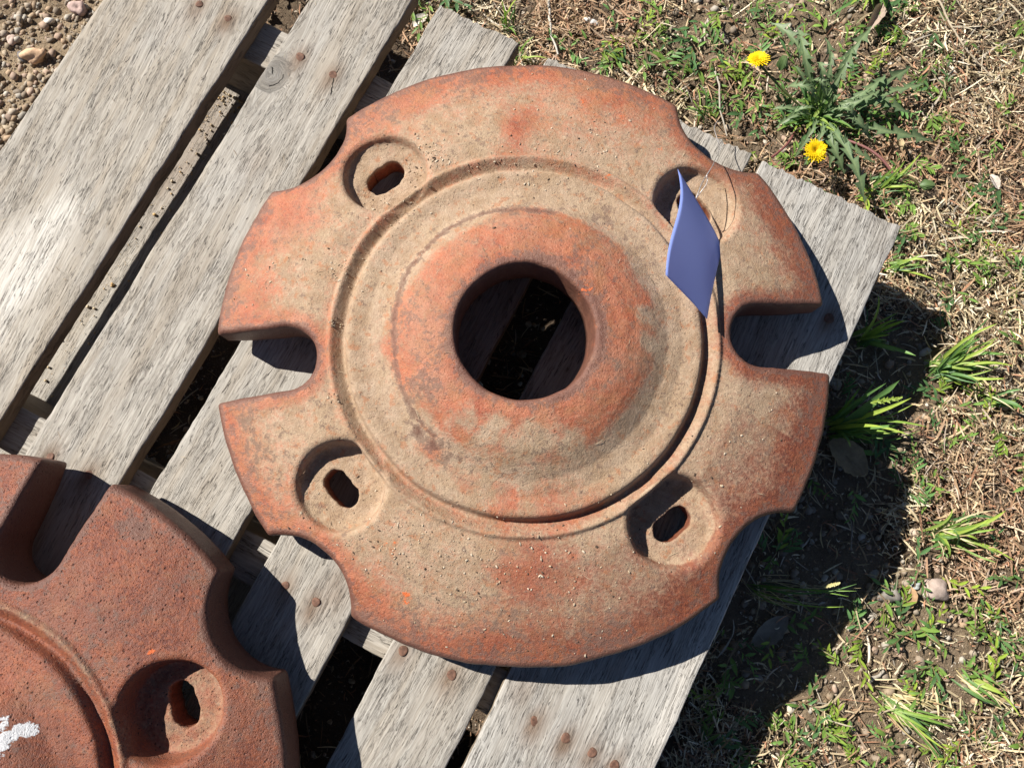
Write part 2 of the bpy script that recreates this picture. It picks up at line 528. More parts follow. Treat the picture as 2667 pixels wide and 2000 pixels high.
# ------------------------------------------------------------------ pallet
pallet = empty('wooden_pallet', (-.19, -.2, 0), label='weathered grey wooden pallet of spaced boards carrying the two rusty castings', cat='pallet')
PLOC = np.array([-.19, -.2, 0.0])


def board(x0, x1, y0, y1, ztop, th, seed, slant=0.0, mat=None, tone=.4, knots=(), stains=(), pales=(), name='board', step=.004, along='y', parent=None, wav=.0011, label=None):
    """plank with uneven long edges; grain runs along y (or x)"""
    if along == 'x':
        L0, L1, W0, W1 = x0, x1, y0, y1
    else:
        L0, L1, W0, W1 = y0, y1, x0, x1
    nu = max(4, int((W1 - W0) / step)); nv = int((L1 - L0) / (step * 1.6))
    us = np.linspace(0, 1, nu + 1); vs = np.linspace(L0, L1, nv + 1)
    us = .5 - .5 * np.cos(us * np.pi) * (.35 + .65 * 1) if False else us
    # rounded long edges: two extra columns near each edge
    e = .0012 / (W1 - W0)
    us = np.concatenate([[0, e * .35, e], us[1:-1], [1 - e, 1 - e * .35, 1]])
    drop = np.zeros(len(us)); drop[0] = drop[-1] = .0013; drop[1] = drop[-2] = .0005
    U, Vv = np.meshgrid(us, vs, indexing='ij')
    lo = W0 + (fbm(vs * 30, vs * 0, seed) - .5) * wav * 3 + (vn(vs * 260, vs * 0, seed + 3) - .5) * wav * .8
    hi = W1 + (fbm(vs * 30, vs * 0, seed + 8) - .5) * wav * 3 + (vn(vs * 260, vs * 0, seed + 5) - .5) * wav * .8
    X = lo[None] + (hi - lo)[None] * U
    # ragged sawn end
    ragg = (vn(us * (W1 - W0) * 420, us * 0, seed + 11) - .5) * .0042
    Yv = Vv.copy(); Yv[:, -1] += ragg; Yv[:, 0] += ragg
    mid = (X - (W0 + W1) / 2) / (W1 - W0)
    Z = ztop - drop[:, None] + (fbm(X * 25, Vv * 5, seed) - .5) * .0022 + mid ** 2 * .002 * (vn(seed, seed, 2) - .4) \
        + (fbm(X * 260, Vv * 9, seed + 2, 2) - .5) * .0009
    Z[:, -1] -= .0008; Z[:, 0] -= .0008
    nU, nV = U.shape
    top = np.stack([X, Yv, Z], -1).reshape(-1, 3)
    bot = top.copy(); bot[:, 2] = ztop - th
    # grain coordinates
    G = np.stack([X + slant * Vv, Vv, np.full_like(X, seed * 3.7)], -1)
    kn = np.zeros_like(X)
    for (kx, ky, kr) in knots:
        dx = X - kx; dy = (Vv - ky) * .45; r = np.hypot(dx, dy)
        G[..., 0] += np.sign(dx) * .9 * kr * np.exp(-(r / (kr * 1.6)) ** 2) * -1
        inn = np.exp(-(np.hypot(dx, (Vv - ky) * .8) / kr) ** 4)
        ang = r * 1.3
        G[..., 0] = G[..., 0] * (1 - inn) + ang * inn
        G[..., 1] = G[..., 1] * (1 - inn) + (np.arctan2(dy, dx) * .03) * inn
        kn = np.maximum(kn, inn)
    stn = np.zeros_like(X)
    for (sx, sy, sr, sa) in stains:
        stn = np.maximum(stn, sa * np.exp(-((X - sx) ** 2 + ((Vv - sy) * .55) ** 2) / sr ** 2) * (.5 + fbm(X * 120, Vv * 60, 5)))
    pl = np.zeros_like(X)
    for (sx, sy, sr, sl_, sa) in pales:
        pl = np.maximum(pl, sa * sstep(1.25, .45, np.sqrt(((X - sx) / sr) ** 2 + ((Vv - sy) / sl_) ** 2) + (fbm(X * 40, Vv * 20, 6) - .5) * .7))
    idx = np.arange(nU * nV).reshape(nU, nV)
    a = idx[:-1, :-1].ravel(); b = idx[1:, :-1].ravel(); c = idx[1:, 1:].ravel(); d = idx[:-1, 1:].ravel()
    F = [np.stack([a, b, c, d], 1)]
    n0 = nU * nV
    allv = [top]; g = [G.reshape(-1, 3)]
    at1 = [[stn.ravel()], [pl.ravel()], [kn.ravel()], [np.zeros(n0)]]
    # walls: separate vertices so that edges shade crisply and carry side grain
    def wall(ring, rev, kind):
        nonlocal n0
        m = len(ring); tv = top[ring]
        rows = []
        for k_ in range(3):
            q = tv.copy(); q[:, 2] = tv[:, 2] + (ztop - th - tv[:, 2]) * k_ / 2
            if k_ == 1:
                ww = (vn(tv[:, 0] * 200 + tv[:, 1] * 200, tv[:, 0] * 0, seed + 21) - .5) * .0012
                if kind == 'side': q[:, 0] += ww
                else: q[:, 1] += ww
            rows.append(q)
        q = np.concatenate(rows)
        gg = np.stack([q[:, 2] * .9 + (0 if kind == 'side' else 0) + (q[:, 0] if kind != 'side' else 0), q[:, 1] if kind == 'side' else q[:, 2] * 3, np.full(len(q), seed * 2.1 + 5)], 1)
        allv.append(q); g.append(gg)
        at1[0].append(np.zeros(len(q))); at1[1].append(np.zeros(len(q))); at1[2].append(np.full(len(q), 0 if kind == 'side' else .4)); at1[3].append(np.full(len(q), 1.0 if kind == 'side' else .3))
        for k_ in range(2):
            i = np.arange(m - 1) + n0 + k_ * m
            f = np.stack([i, i + m, i + m + 1, i + 1], 1)
            F.append(f[:, ::-1] if rev else f)
        n0 += len(q)
    wall(idx[0], False, 'side'); wall(idx[-1], True, 'side')
    wall(idx[:, 0], True, 'end'); wall(idx[:, -1], False, 'end')
    # underside
    cb = np.array([[W0, L0, ztop - th], [W1, L0, ztop - th], [W1, L1, ztop - th], [W0, L1, ztop - th]])
    cb[:, :2] += np.array([[.001, .001], [-.001, .001], [-.001, -.001], [.001, -.001]])
    allv.append(cb); g.append(np.c_[cb[:, :2], np.full(4, seed)]); F.append(np.array([[n0 + 3, n0 + 2, n0 + 1, n0]]))
    for q_ in at1: q_.append(np.zeros(4))
    Vt = np.concatenate(allv); Gt = np.concatenate(g); Ft = np.concatenate(F)
    if along == 'x':
        Vt = Vt[:, [1, 0, 2]]; Ft = Ft[:, ::-1]
    Vt = Vt - PLOC
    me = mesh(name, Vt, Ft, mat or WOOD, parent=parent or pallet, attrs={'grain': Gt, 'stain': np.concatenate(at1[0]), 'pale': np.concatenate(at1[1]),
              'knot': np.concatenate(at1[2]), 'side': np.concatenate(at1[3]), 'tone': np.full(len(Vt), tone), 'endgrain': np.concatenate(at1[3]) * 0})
    if label: me['label'] = label
    return me


YE = .4076; YB = -1.02; TH = .0165


def n2w(px, py, z=PT):
    return at(px, py, z)


nailpx = {  # board -> nail heads (places measured on the deck)
    'A': [(431, 10), (493, 41)],
    'B': [(649, 124), (720, 162), (109, 987), (192, 1025)],
    'D': [(617, 1264), (683, 1300)],
    'E': [(871, 1405), (976, 1457)],
    'F': [(1156, 1557), (1223, 1593), (1279, 1624), (1328, 1652), (1791, 688)],
}
bspec = [('A', -.5792, -.4359, 1, .10), ('B', -.4002, -.3114, 2, .05), ('C', -.2851, -.1989, 3, -.02),
         ('D', -.1660, -.0787, 4, .03), ('E', -.0371, .0509, 5, -.03), ('F', .0630, .2046, 6, .04)]


def nail_mesh():
    v = [(0, 0, .0010)]; f = []
    N = 14
    for rr, z in ((.0026, .0011), (.0038, .0010), (.0043, .0006), (.0043, -.0006)):
        for k in range(N):
            a = 2 * math.pi * k / N
            q = rr * (1 + .06 * math.sin(3 * a + 1))
            v.append((q * math.cos(a), q * math.sin(a), z + .0002 * math.sin(2 * a)))
    for k in range(N): f.append((0, 1 + k, 1 + (k + 1) % N))
    for r_ in range(3):
        for k in range(N):
            a0 = 1 + r_ * N + k; a1 = 1 + r_ * N + (k + 1) % N
            f.append((a0, a0 + N, a1 + N, a1))
    return v, f


nv_, nf_ = nail_mesh()
NAILME = None
for nm, x0, x1, sd, sl_ in bspec:
    kn = (); st = []; pl = (); bm_ = None
    if nm == 'B':
        k_ = at(1750 * .40687 / KD, 480 * .40687 / KD, PT); kn = ((k_[0], k_[1], .011),); q1 = at(722, 170, PT); q2 = at(716, 208, PT); q3 = at(734, 150, PT); k_ = k_ - PLOC; q1 = q1 - PLOC; q2 = q2 - PLOC; q3 = q3 - PLOC
        bm_ = mat_wood('weathered_wood_knotty', (k_[0], k_[1], .010), ((q1[0], q1[1], q2[0], q2[1], .0006), (q1[0], q1[1], q3[0], q3[1], .0005)))
        st += [(*at(1650 * .40687 / KD, 1020 * .40687 / KD, PT)[:2], .012, .25)]
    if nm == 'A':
        p = at(70, 540, PT); pl = ((p[0], p[1] - .05, .038, .13, .7),)  # sun glare on this board, painted into the wood colour as a pale patch
    if nm == 'E':
        pl = ()
        st += [(*at(735, 1275, PT)[:2], .012, .5)]
    if nm == 'F':
        st += [(*at(1130, 1480, PT)[:2], .012, .45), (*at(1000, 1480, PT)[:2], .01, .3)]
        p = at(1480, 1500, PT); pl = ((p[0], p[1], .02, .25, .35),)
    if nm == 'D':
        st += [(*at(720, 1280, PT)[:2], .014, .55)]
    for (a_, b_) in nailpx.get(nm, []):
        q = at(a_, b_, PT); st.append((q[0], q[1] - .004, .0085, 1.0))
    zt = PT + {'A': 0, 'B': .0008, 'C': -.0006, 'D': .0004, 'E': 0, 'F': .0005}[nm]
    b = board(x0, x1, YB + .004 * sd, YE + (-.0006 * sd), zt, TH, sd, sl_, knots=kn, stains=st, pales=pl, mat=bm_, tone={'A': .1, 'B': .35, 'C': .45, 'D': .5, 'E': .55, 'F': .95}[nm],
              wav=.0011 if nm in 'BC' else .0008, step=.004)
    for (a_, b_) in nailpx.get(nm, []):
        q = at(a_, b_, zt)
        if NAILME is None:
            o = mesh('nail', nv_, nf_, NAILM); NAILME = o.data
        else:
            o = bpy.data.objects.new('nail', NAILME); COL.objects.link(o)
        o.parent = b
        o.location = (q[0] - PLOC[0], q[1] - PLOC[1], zt - .0002)
        o.rotation_euler = (random.uniform(-.16, .16), random.uniform(-.16, .16), random.uniform(0, 6))
        s_ = random.uniform(.85, 1.1); o.scale = (s_, s_ * random.uniform(.9, 1.0), 1)

ST_T = PT - TH - .0012
for (y0, y1, sd) in ((.2755, .3190, 21), (-.1585, -.1180, 22), (-.590, -.550, 23), (-1.0, -.96, 24)):
    board(-.574, .2075 if sd == 21 else .2035, y0, y1, ST_T, ST_T - .0062, sd, 0, along='x', name='stringer', step=.006)
for (x0, x1, sd, ya, yb) in ((-.578, -.452, 31, -1.0, .3170), (-.245, -.155, 32, -1.0, .3165), (.085, .200, 33, -1.0, .3175)):
    board(x0, x1, ya, yb, .0050, .0135, sd, .02, name='bottom_board', step=.006, stains=((x0 + .08, .2, .05, .6),))


# ------------------------------------------------------------------ castings
def seg_sd(x, y, ax, ay, bx, by, w):
    px, py = x - ax, y - ay; dx, dy = bx - ax, by - ay
    t = np.clip((px * dx + py * dy) / (dx * dx + dy * dy), 0, 1)
    return np.hypot(px - t * dx, py - t * dy) - w


def smax(a, b, k=.004):
    h = np.clip(.5 + .5 * (a - b) / k, 0, 1)
    return a * h + b * (1 - h) + k * h * (1 - h)


def casting(name, cx, cy, rot_s, slots, pocket_a, rimz, floorz, botz, g, seed, label, loc_patches, style, ring=1.0, **kw):
    Rr = .2617; Q = 1.025
    rad = math.radians
    sc_ = [rad(rot_s + 90 * k) for k in range(4)]
    pk = [rad(pocket_a + 90 * k) for k in range(4)]
    dz = rimz - .055

    def outer(x, y):
        r = np.hypot(x, y)
        an = np.arctan2(y, x)
        d = r - Rr + (vn(an * 9 + 50, an * 0, seed) - .5) * .0014
        for a in sc_:
            d = smax(d, .0569 - np.hypot(x - .2906 * math.cos(a), y - .2906 * math.sin(a)), .003)
        for a in slots:
            a = rad(a); u = x * math.cos(a) + y * math.sin(a)
            s = seg_sd(x, y, .1965 * math.cos(a), .1965 * math.sin(a), .33 * math.cos(a), .33 * math.sin(a), .0264)
            s = s - np.clip(u - .205, 0, 1) * .055
            d = smax(d, -s)
        return d + (vn(x * 90, y * 90, seed + 2) - .5) * .0007

    def hub(x, y):
        r = np.hypot(x, y); an = np.arctan2(y, x)
        # a chipped flat on the upper right of the bore
        return .0545 - r + (vn(an * 5 + 9, an * 0, seed + 4) - .5) * .0012 - .0016 * np.exp(-((an - rad(72)) / .3) ** 2)

    def holes(x, y):
        d = np.full(np.shape(x), -1.0)
        for i, a in enumerate(pk):
            ca, sa = math.cos(a), math.sin(a); R0 = .1915
            hx, hy = R0 * ca, R0 * sa; L = .0072
            s = seg_sd(x, y, hx + sa * L, hy - ca * L, hx - sa * L, hy + ca * L, .0104 + .0004 * math.sin(i * 2))
            s = s + (vn(x * 260 + i * 9, y * 260, seed + 6) - .5) * .0016
            d = np.maximum(d, -s)
        return d

    def psd(x, y):
        d = np.full(np.shape(x), 1.0)
        for i, a in enumerate(pk):
            q = np.hypot(x - .189 * math.cos(a), y - .189 * math.sin(a)) - .0380
            d = np.minimum(d, q)
        return d + (vn(x * 45, y * 45, seed + 9) - .5) * .0016

    def full(x, y):
        return np.maximum(np.maximum(outer(x, y), hub(x, y)), holes(x, y))

    PR = np.array([0, .050, .056, .064, .078, .090, .0985, .1035, .112, .125, .1365, .1400, .1418, .1430, .1455, .1528, .1542, .1558, .1572, .175, .20, .225, .245, .26])
    PZ = np.array([.1135, .1135, .1135, .1128, .1096, .1052, .1005, .0972, .0920, .0888, .0893, .0884, .0830, .0790, .0790, .0850, .0858, .0850, .0824, .0812, .0750, .0675, .0600, .0550])
    PR = PR * Q * ring ** sstep(.19, .15, PR)
    PZ = PZ + dz

    def top(x, y):
        r = np.hypot(x, y) + (vn(np.arctan2(y, x) * 6 + 40, x * 0, seed + 12) - .5) * .0014
        z = np.interp(r, PR, PZ)
        # soften the polyline
        z = (z * 2 + np.interp(r - .0008, PR, PZ) + np.interp(r + .0008, PR, PZ)) / 4
        z = z + (fbm(x * 16, y * 16, seed + 20, 2) - .5) * .0022 + (fbm(x * 130, y * 130, seed + 22) - .5) * .0007
        p = psd(x, y)
        fl = floorz + (fbm(x * 60, y * 60, seed + 25) - .5) * .003
        # pocket: rounded lip, steep wall, filleted foot, dirt heaped on the outer-lower side
        lip = np.clip((p - 0.0) / .0035, 0, 1)
        z = z - .0015 * (1 - lip) ** 2
        t = sstep(-.0048, -.0002, p)
        foot = sstep(-.010, -.003, p) * .0015
        zz = (fl + foot) * (1 - t) + z * t
        zz = np.where(p < .005, np.minimum(zz, z), z)
        # groove ridge stays where a pocket bites into it
        keep = sstep(.1615 * ring, .157 * ring, np.hypot(x, y))
        zz = zz * (1 - keep) + np.maximum(zz, z) * keep
        return zz, p

    def rnd(d, rr):
        t = np.clip(rr - d, 0, rr)
        return rr - np.sqrt(np.maximum(rr * rr - t * t, 0))

    n = int(.27 * 2 / g); c = np.linspace(-.27, .27, n + 1)
    X, Y = np.meshgrid(c, c, indexing='ij')
    D = full(X, Y)
    ins = D < 0
    q = ins[:-1, :-1] | ins[1:, :-1] | ins[1:, 1:] | ins[:-1, 1:]
    m = n + 1
    ii, jj = np.nonzero(q)
    F = np.stack([ii * m + jj, (ii + 1) * m + jj, (ii + 1) * m + jj + 1, ii * m + jj + 1], 1)
    used = np.unique(F)
    x = X.ravel()[used].copy(); y = Y.ravel()[used].copy(); d = D.ravel()[used]
    lut = np.full(m * m, -1); lut[used] = np.arange(len(used)); F = lut[F]
    out = d > 0
    h = 1e-4
    for _ in range(3):
        xo, yo = x[out], y[out]; dd = full(xo, yo)
        gx_ = (full(xo + h, yo) - full(xo - h, yo)) / (2 * h); gy_ = (full(xo, yo + h) - full(xo, yo - h)) / (2 * h)
        g2 = np.maximum(gx_ ** 2 + gy_ ** 2, .2)
        x[out] -= dd * gx_ / g2; y[out] -= dd * gy_ / g2
    z, p = top(x, y)
    dO, dH, dP = -outer(x, y), -hub(x, y), -holes(x, y)
    dO[out] = np.where(dO[out] < .0006, 0, dO[out]); dH[out] = np.where(dH[out] < .0006, 0, dH[out]); dP[out] = np.where(dP[out] < .0006, 0, dP[out])
    z = z - rnd(dO, .0046) - rnd(dH, .0038) - rnd(dP, .0010)
    r = np.hypot(x, y)
    # boundary edges
    E = np.concatenate([F[:, [0, 1]], F[:, [1, 2]], F[:, [2, 3]], F[:, [3, 0]]])
    key = np.sort(E, 1); kk = key[:, 0].astype(np.int64) * 10 ** 7 + key[:, 1]
    u_, inv, cnt = np.unique(kk, return_inverse=True, return_counts=True)
    BE = E[cnt[inv] == 1]
    bv = np.unique(BE)
    kind = np.argmin(np.abs(np.stack([dO, dH, dP])), 0)
    # underside: follows the top at some thickness, rim at botz
    zb = np.interp(r, [0, .05, .10, .15, .20, .24, .26], [.050, .050, .040, .030, .024, botz, botz])
    zb = zb + .006 * (r < .06)
    side_ = np.exp(-(np.arctan2(y, x) / .95) ** 4)
    zb = zb + .004 * (r < .06)
    zb = np.minimum(zb, z - .006)
    nT = len(x)
    V = [np.stack([x, y, z], 1)]; Fs = [F]
    tap = (.0004 + .0030 * side_) / .0556
    hb_ = (kind == 1) * tap * (r < .0585)
    V.append(np.stack([x * (1 - hb_), y * (1 - hb_), zb], 1)); Fs.append(F[:, ::-1] + nT)
    # walls in four rows between the rims of the two skins
    bl = np.full(nT, -1); bl[bv] = np.arange(len(bv)); nb = len(bv)
    rows = [bv]; base = 2 * nT; extra = []
    K = 4
    for k in range(1, K):
        t = k / K
        wob = (vn(x[bv] * 120 + k * 7, y[bv] * 120, seed + 31) - .5) * .0008
        hb_ = (kind[bv] == 1) * tap[bv] * t
        cxn = x[bv] * (1 + wob / .2 - hb_); cyn = y[bv] * (1 + wob / .2 - hb_)
        extra.append(np.stack([cxn, cyn, z[bv] + (zb[bv] - z[bv]) * t], 1))
    V += extra
    def rowidx(k):
        if k == 0: return BE
        if k == K: return BE + nT
        return bl[BE] + base + (k - 1) * nb
    for k in range(K):
        A = rowidx(k); B = rowidx(k + 1)
        Fs.append(np.stack([A[:, 1], A[:, 0], B[:, 0], B[:, 1]], 1))
    # collar on the back that stands on the boards
    N = 96; coll = []
    for (rr, zc) in ((.122, .045), (.120, .0006), (.144, .0006), (.142, .045)):
        a = np.arange(N) / N * 2 * np.pi
        coll.append(np.stack([rr * np.cos(a), rr * np.sin(a), np.full(N, zc)], 1))
    b0 = sum(len(v_) for v_ in V); V += coll
    for k in range(3):
        i = np.arange(N); j = (i + 1) % N
        Fs.append(np.stack([b0 + k * N + i, b0 + k * N + j, b0 + (k + 1) * N + j, b0 + (k + 1) * N + i], 1))
    V = np.concatenate(V); Fs = np.concatenate(Fs)
    # --- wear maps (colour of the iron itself: rust, leftover paint, dried mud)
    vx, vy = V[:, 0], V[:, 1]; vr = np.hypot(vx, vy) / Q / np.where(np.hypot(vx, vy) < .165, ring, 1); va_ = np.arctan2(vy, vx)
    vo = -outer(vx, vy); vp = psd(vx, vy)
    wx_ = (fbm(vx * 45, vy * 45, seed + 51) - .5) * .030 + (fbm(vx * 140, vy * 140, seed + 52) - .5) * .008
    wy_ = (fbm(vx * 45, vy * 45, seed + 57) - .5) * .030 + (fbm(vx * 140, vy * 140, seed + 58) - .5) * .008
    isw = np.ones(len(V), bool); isw[:nT] = False
    n1 = fbm(vx * 16, vy * 16, seed + 41) - .5; n2 = fbm(vx * 50, vy * 50, seed + 43) - .5
    dust = np.interp(vr + n1 * .03, [0, .055, .062, .10, .106, .118, .138, .1435, .150, .158, .165, .205, .225, .245, .26],
                     [0, 0, .16, .36, .78, .95, .88, .80, .55, .74, .80, .76, .55, .20, 0])
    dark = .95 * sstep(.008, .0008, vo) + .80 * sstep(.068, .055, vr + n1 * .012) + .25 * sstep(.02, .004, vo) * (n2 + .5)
    dust = dust * sstep(.0, .022, vo)
    dust = np.maximum(dust, np.where(vp < -.004, .98, 0))
    white = np.zeros(len(V)); brightm = np.zeros(len(V))
    if style == 1:
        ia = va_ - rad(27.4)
        brown = .18 + .75 * sstep(-.05, .22, vx * math.cos(rad(5)) + vy * math.sin(rad(5)) + n1 * .08) * sstep(.10, .17, vr)
        brown = np.maximum(brown, .62 * sstep(.222, .25, vr + n1 * .02) * (.5 + .5 * sstep(-.15, .1, vx)))
        brown = np.maximum(brown, .5 * sstep(.074, .058, vr + n1 * .02))
        dust = dust * (1 - .30 * sstep(.02, .2, vx) * sstep(.15, .19, vr) * np.where(vy < .03, 1, .2))
        pitm = np.full(len(V), .35)
        dark = np.maximum(dark, (.42 + n2 * .9) * sstep(.222, .256, vr + n1 * .02))
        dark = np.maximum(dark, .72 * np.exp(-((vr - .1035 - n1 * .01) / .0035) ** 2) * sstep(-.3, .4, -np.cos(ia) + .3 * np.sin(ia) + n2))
    else:
        brown = np.full(len(V), .80) + n1 * .6
        dust = dust * .14; dust = np.maximum(dust, .45 * np.exp(-((vr - .1545) / .004) ** 2)); dust = np.maximum(dust, np.where(vp < -.005, .42, 0))
        pitm = np.full(len(V), 1.0)
    for (wx, wy, rx, kd, am) in loc_patches:
        kw_ = min(1.0, rx / .012)
        e = am * np.exp(-(((vx + wx_ * kw_ - wx) ** 2 + (vy + wy_ * kw_ - wy) ** 2) / (rx * 1.1) ** 2) ** 1.1)
        if kd == 'red': dust = dust * (1 - e * .8); brown = np.maximum(brown, .30 * e)
        elif kd == 'dust': dust = np.maximum(dust, e)
        elif kd == 'bright': brightm = np.maximum(brightm, e)
        elif kd == 'dark': dark = np.maximum(dark, e)
        elif kd == 'white': white = np.maximum(white, e)
    dust[isw] *= .25; brown[isw] = np.maximum(brown[isw], .45)
    V3 = V.copy(); V3[:, 2] += PT
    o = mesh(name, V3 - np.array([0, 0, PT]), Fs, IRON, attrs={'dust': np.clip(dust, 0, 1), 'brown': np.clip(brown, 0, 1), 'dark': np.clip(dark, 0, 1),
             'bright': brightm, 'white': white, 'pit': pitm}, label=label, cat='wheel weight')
    o.location = (cx, cy, PT)
    o['group'] = 'cast iron wheel weights lying on the pallet'

    def surf(wx, wy):
        z_, _ = top(wx - cx, wy - cy); return z_ + PT, full(wx - cx, wy - cy), psd(wx - cx, wy - cy)
    return o, surf


C1 = np.array([-.0524, .1319]); C2 = np.array([-.2816, -.3858])


def pt(px, py, C, z):
    q = at(px, py, PT + z - .016); return q[0] - C[0], q[1] - C[1]


p1 = [(*pt(1130, 270, C1, .07), .022, 'red', .95), (*pt(1150, 1235, C1, .07), .027, 'red', .95),
      (*pt(620, 470, C1, .07), .03, 'red', .8), (*pt(560, 640, C1, .065), .02, 'red', .55), (*pt(840, 220, C1, .065), .03, 'red', .6),
      (*pt(1300, 215, C1, .06), .045, 'red', .45), (*pt(1330, 1040, C1, .09), .012, 'dust', .9),
      (*pt(1390, 620, C1, .1), .010, 'dust', .95), (*pt(1400, 690, C1, .1), .013, 'dust', .95), (*pt(1410, 760, C1, .1), .010, 'dust', .9),
      (*pt(1150, 965, C1, .1), .020, 'dust', .95), (*pt(1060, 950, C1, .1), .016, 'dust', .95), (*pt(1240, 975, C1, .1), .018, 'dust', .9),
      (*pt(1000, 900, C1, .1), .014, 'dust', .7), (*pt(1100, 1090, C1, .09), .013, 'red', .7), (*pt(1190, 1085, C1, .09), .016, 'red', .7),
      (*pt(1270, 1080, C1, .09), .011, 'red', .6), (*pt(1020, 1035, C1, .09), .010, 'red', .7), (*pt(1100, 1050, C1, .09), .009, 'red', .6),
      (*pt(910, 935, C1, .092), .009, 'dark', .8), (*pt(940, 960, C1, .092), .009, 'dark', .85), (*pt(965, 985, C1, .092), .007, 'dark', .7),
      (*pt(930, 980, C1, .091), .009, 'red', .9), (*pt(985, 1020, C1, .091), .008, 'red', .5),
      (*pt(884, 1293, C1, .07), .0055, 'bright', .9), (*pt(880, 1305, C1, .07), .004, 'bright', .9), (*pt(850, 1172, C1, .075), .003, 'bright', .7), (*pt(830, 1173, C1, .075), .003, 'bright', .6), (*pt(905, 1172, C1, .075), .003, 'bright', .6),
      (*pt(1345, 268, C1, .06), .005, 'bright', .7), (*pt(1260, 240, C1, .06), .005, 'bright', .7), (*pt(1305, 395, C1, .07), .004, 'bright', .75),
      (*pt(1420, 330, C1, .07), .004, 'bright', .7), (*pt(1260, 640, C1, .095), .010, 'bright', .62), (*pt(1180, 1275, C1, .07), .006, 'bright', .5),
      (*pt(920, 820, C1, .095), .012, 'dark', .5), (*pt(880, 700, C1, .095), .01, 'dark', .45), (*pt(1250, 560, C1, .1), .012, 'dark', .5),
      (*pt(1300, 470, C1, .095), .010, 'dark', .45), (*pt(760, 215, C1, .06), .02, 'dark', .35), (*pt(560, 1000, C1, .06), .03, 'dark', .32), (*pt(530, 920, C1, .06), .02, 'dark', .36),
      (*pt(1010, 190, C1, .06), .02, 'dark', .3), (*pt(1100, 1395, C1, .055), .03, 'dark', .38), (*pt(900, 1370, C1, .055), .02, 'dark', .38), (*pt(1290, 1400, C1, .055), .03, 'dark', .3)]
cast1, surf1 = casting('wheel_weight', C1[0], C1[1], 75.0, (28.9, 211.8), 66.4, .040, .0462, .017, .00125, 3,
                       'large round rusty orange iron casting caked with beige dust, paper tag tied to it', p1, 1)
p2 = [(*pt(3, 1590, C2, .12), .010, 'white', .85), (*pt(-2, 1555, C2, .12), .007, 'white', .7), (*pt(22, 1580, C2, .12), .007, 'white', .7), (*pt(-2, 1620, C2, .12), .008, 'white', .66),
      (*pt(-20, 1600, C2, .12), .014, 'white', .8), (*pt(265, 1130, C2, .085), .012, 'dark', .7), (*pt(300, 1090, C2, .085), .012, 'dark', .55), (*pt(350, 1110, C2, .085), .010, 'dark', .5),
      (*pt(315, 1415, C2, .1), .003, 'bright', .95), (*pt(20, 1100, C2, .09), .012, 'dark', .45), (*pt(150, 1450, C2, .12), .02, 'dark', .3)]
cast2, surf2 = casting('wheel_weight', C2[0], C2[1], 57.1, (99.5, 279.5), 48.4, .052, .0520, .017, .00130, 11,
                       'dark reddish rusty iron casting with white paint splash at the lower left corner', p2, 2, ring=.965)


# ------------------------------------------------------------------ crumbs and grit lying on the castings and boards
def on_surface(px, py, surf, z0):
    q = at(px, py, PT + z0)
    for _ in range(4):
        z, d, p = surf(np.array([q[0]]), np.array([q[1]]))
        q = at(px, py, float(z[0]))
    return q, float(d[0])


PTS = []
cl = [(1080, 345, 60, 20), (740, 590, 25, 22), (850, 1180, 60, 40), (960, 1200, 70, 50), (1080, 1180, 60, 40), (900, 360, 30, 30), (930, 330, 20, 30), (1000, 1250, 90, 40),
      (640, 1120, 10, 3), (720, 700, 8, 12), (1340, 1180, 40, 14), (870, 480, 30, 14), (1290, 330, 40, 30), (1500, 1000, 60, 14), (1250, 1200, 60, 24), (1150, 1320, 90, 50),
      (560, 590, 40, 12), (760, 1100, 50, 30), (1450, 1180, 50, 16), (1200, 360, 60, 26), (1240, 240, 90, 20), (1600, 900, 70, 16), (720, 860, 10, 8), (1000, 400, 60, 16), (820, 450, 30, 14)]
for (cx_, cy_, s_, k_) in cl:
    for _ in range(k_ * 2):
        PTS.append((random.gauss(cx_, s_ * 1.35), random.gauss(cy_, s_ * .9)))
P_ = []
for (a_, b_) in PTS:
    q, d = on_surface(a_, b_, surf1, .07)
    if d < -.004: P_.append(q)
P_ = np.array(P_); n_ = len(P_)
s_ = .00022 + .0006 * rng.random(n_) ** 2.2
S_ = np.stack([s_ * rng.uniform(1, 2.6, n_), s_, s_ * .45], 1)
P_[:, 2] += .0003
pal = np.array([(.55, .47, .36), (.50, .42, .32), (.10, .07, .05), (.32, .24, .17), (.46, .37, .26)])
t_ = pal[rng.integers(0, 5, n_)] * rng.uniform(.8, 1.1, (n_, 1))
v_, f_, c_ = scatter([pebble_proto(90 + i, 1) for i in range(4)], P_, S_, rng.uniform(0, 6.28, n_), rng.normal(0, .3, n_), rng.normal(0, .3, n_), t_)
mesh('grit', v_, f_, CRUMB, attrs={'tint': c_}, smooth=False, kind='stuff', label='small crumbs of grit and chaff lying on the dusty round casting', cat='grit')
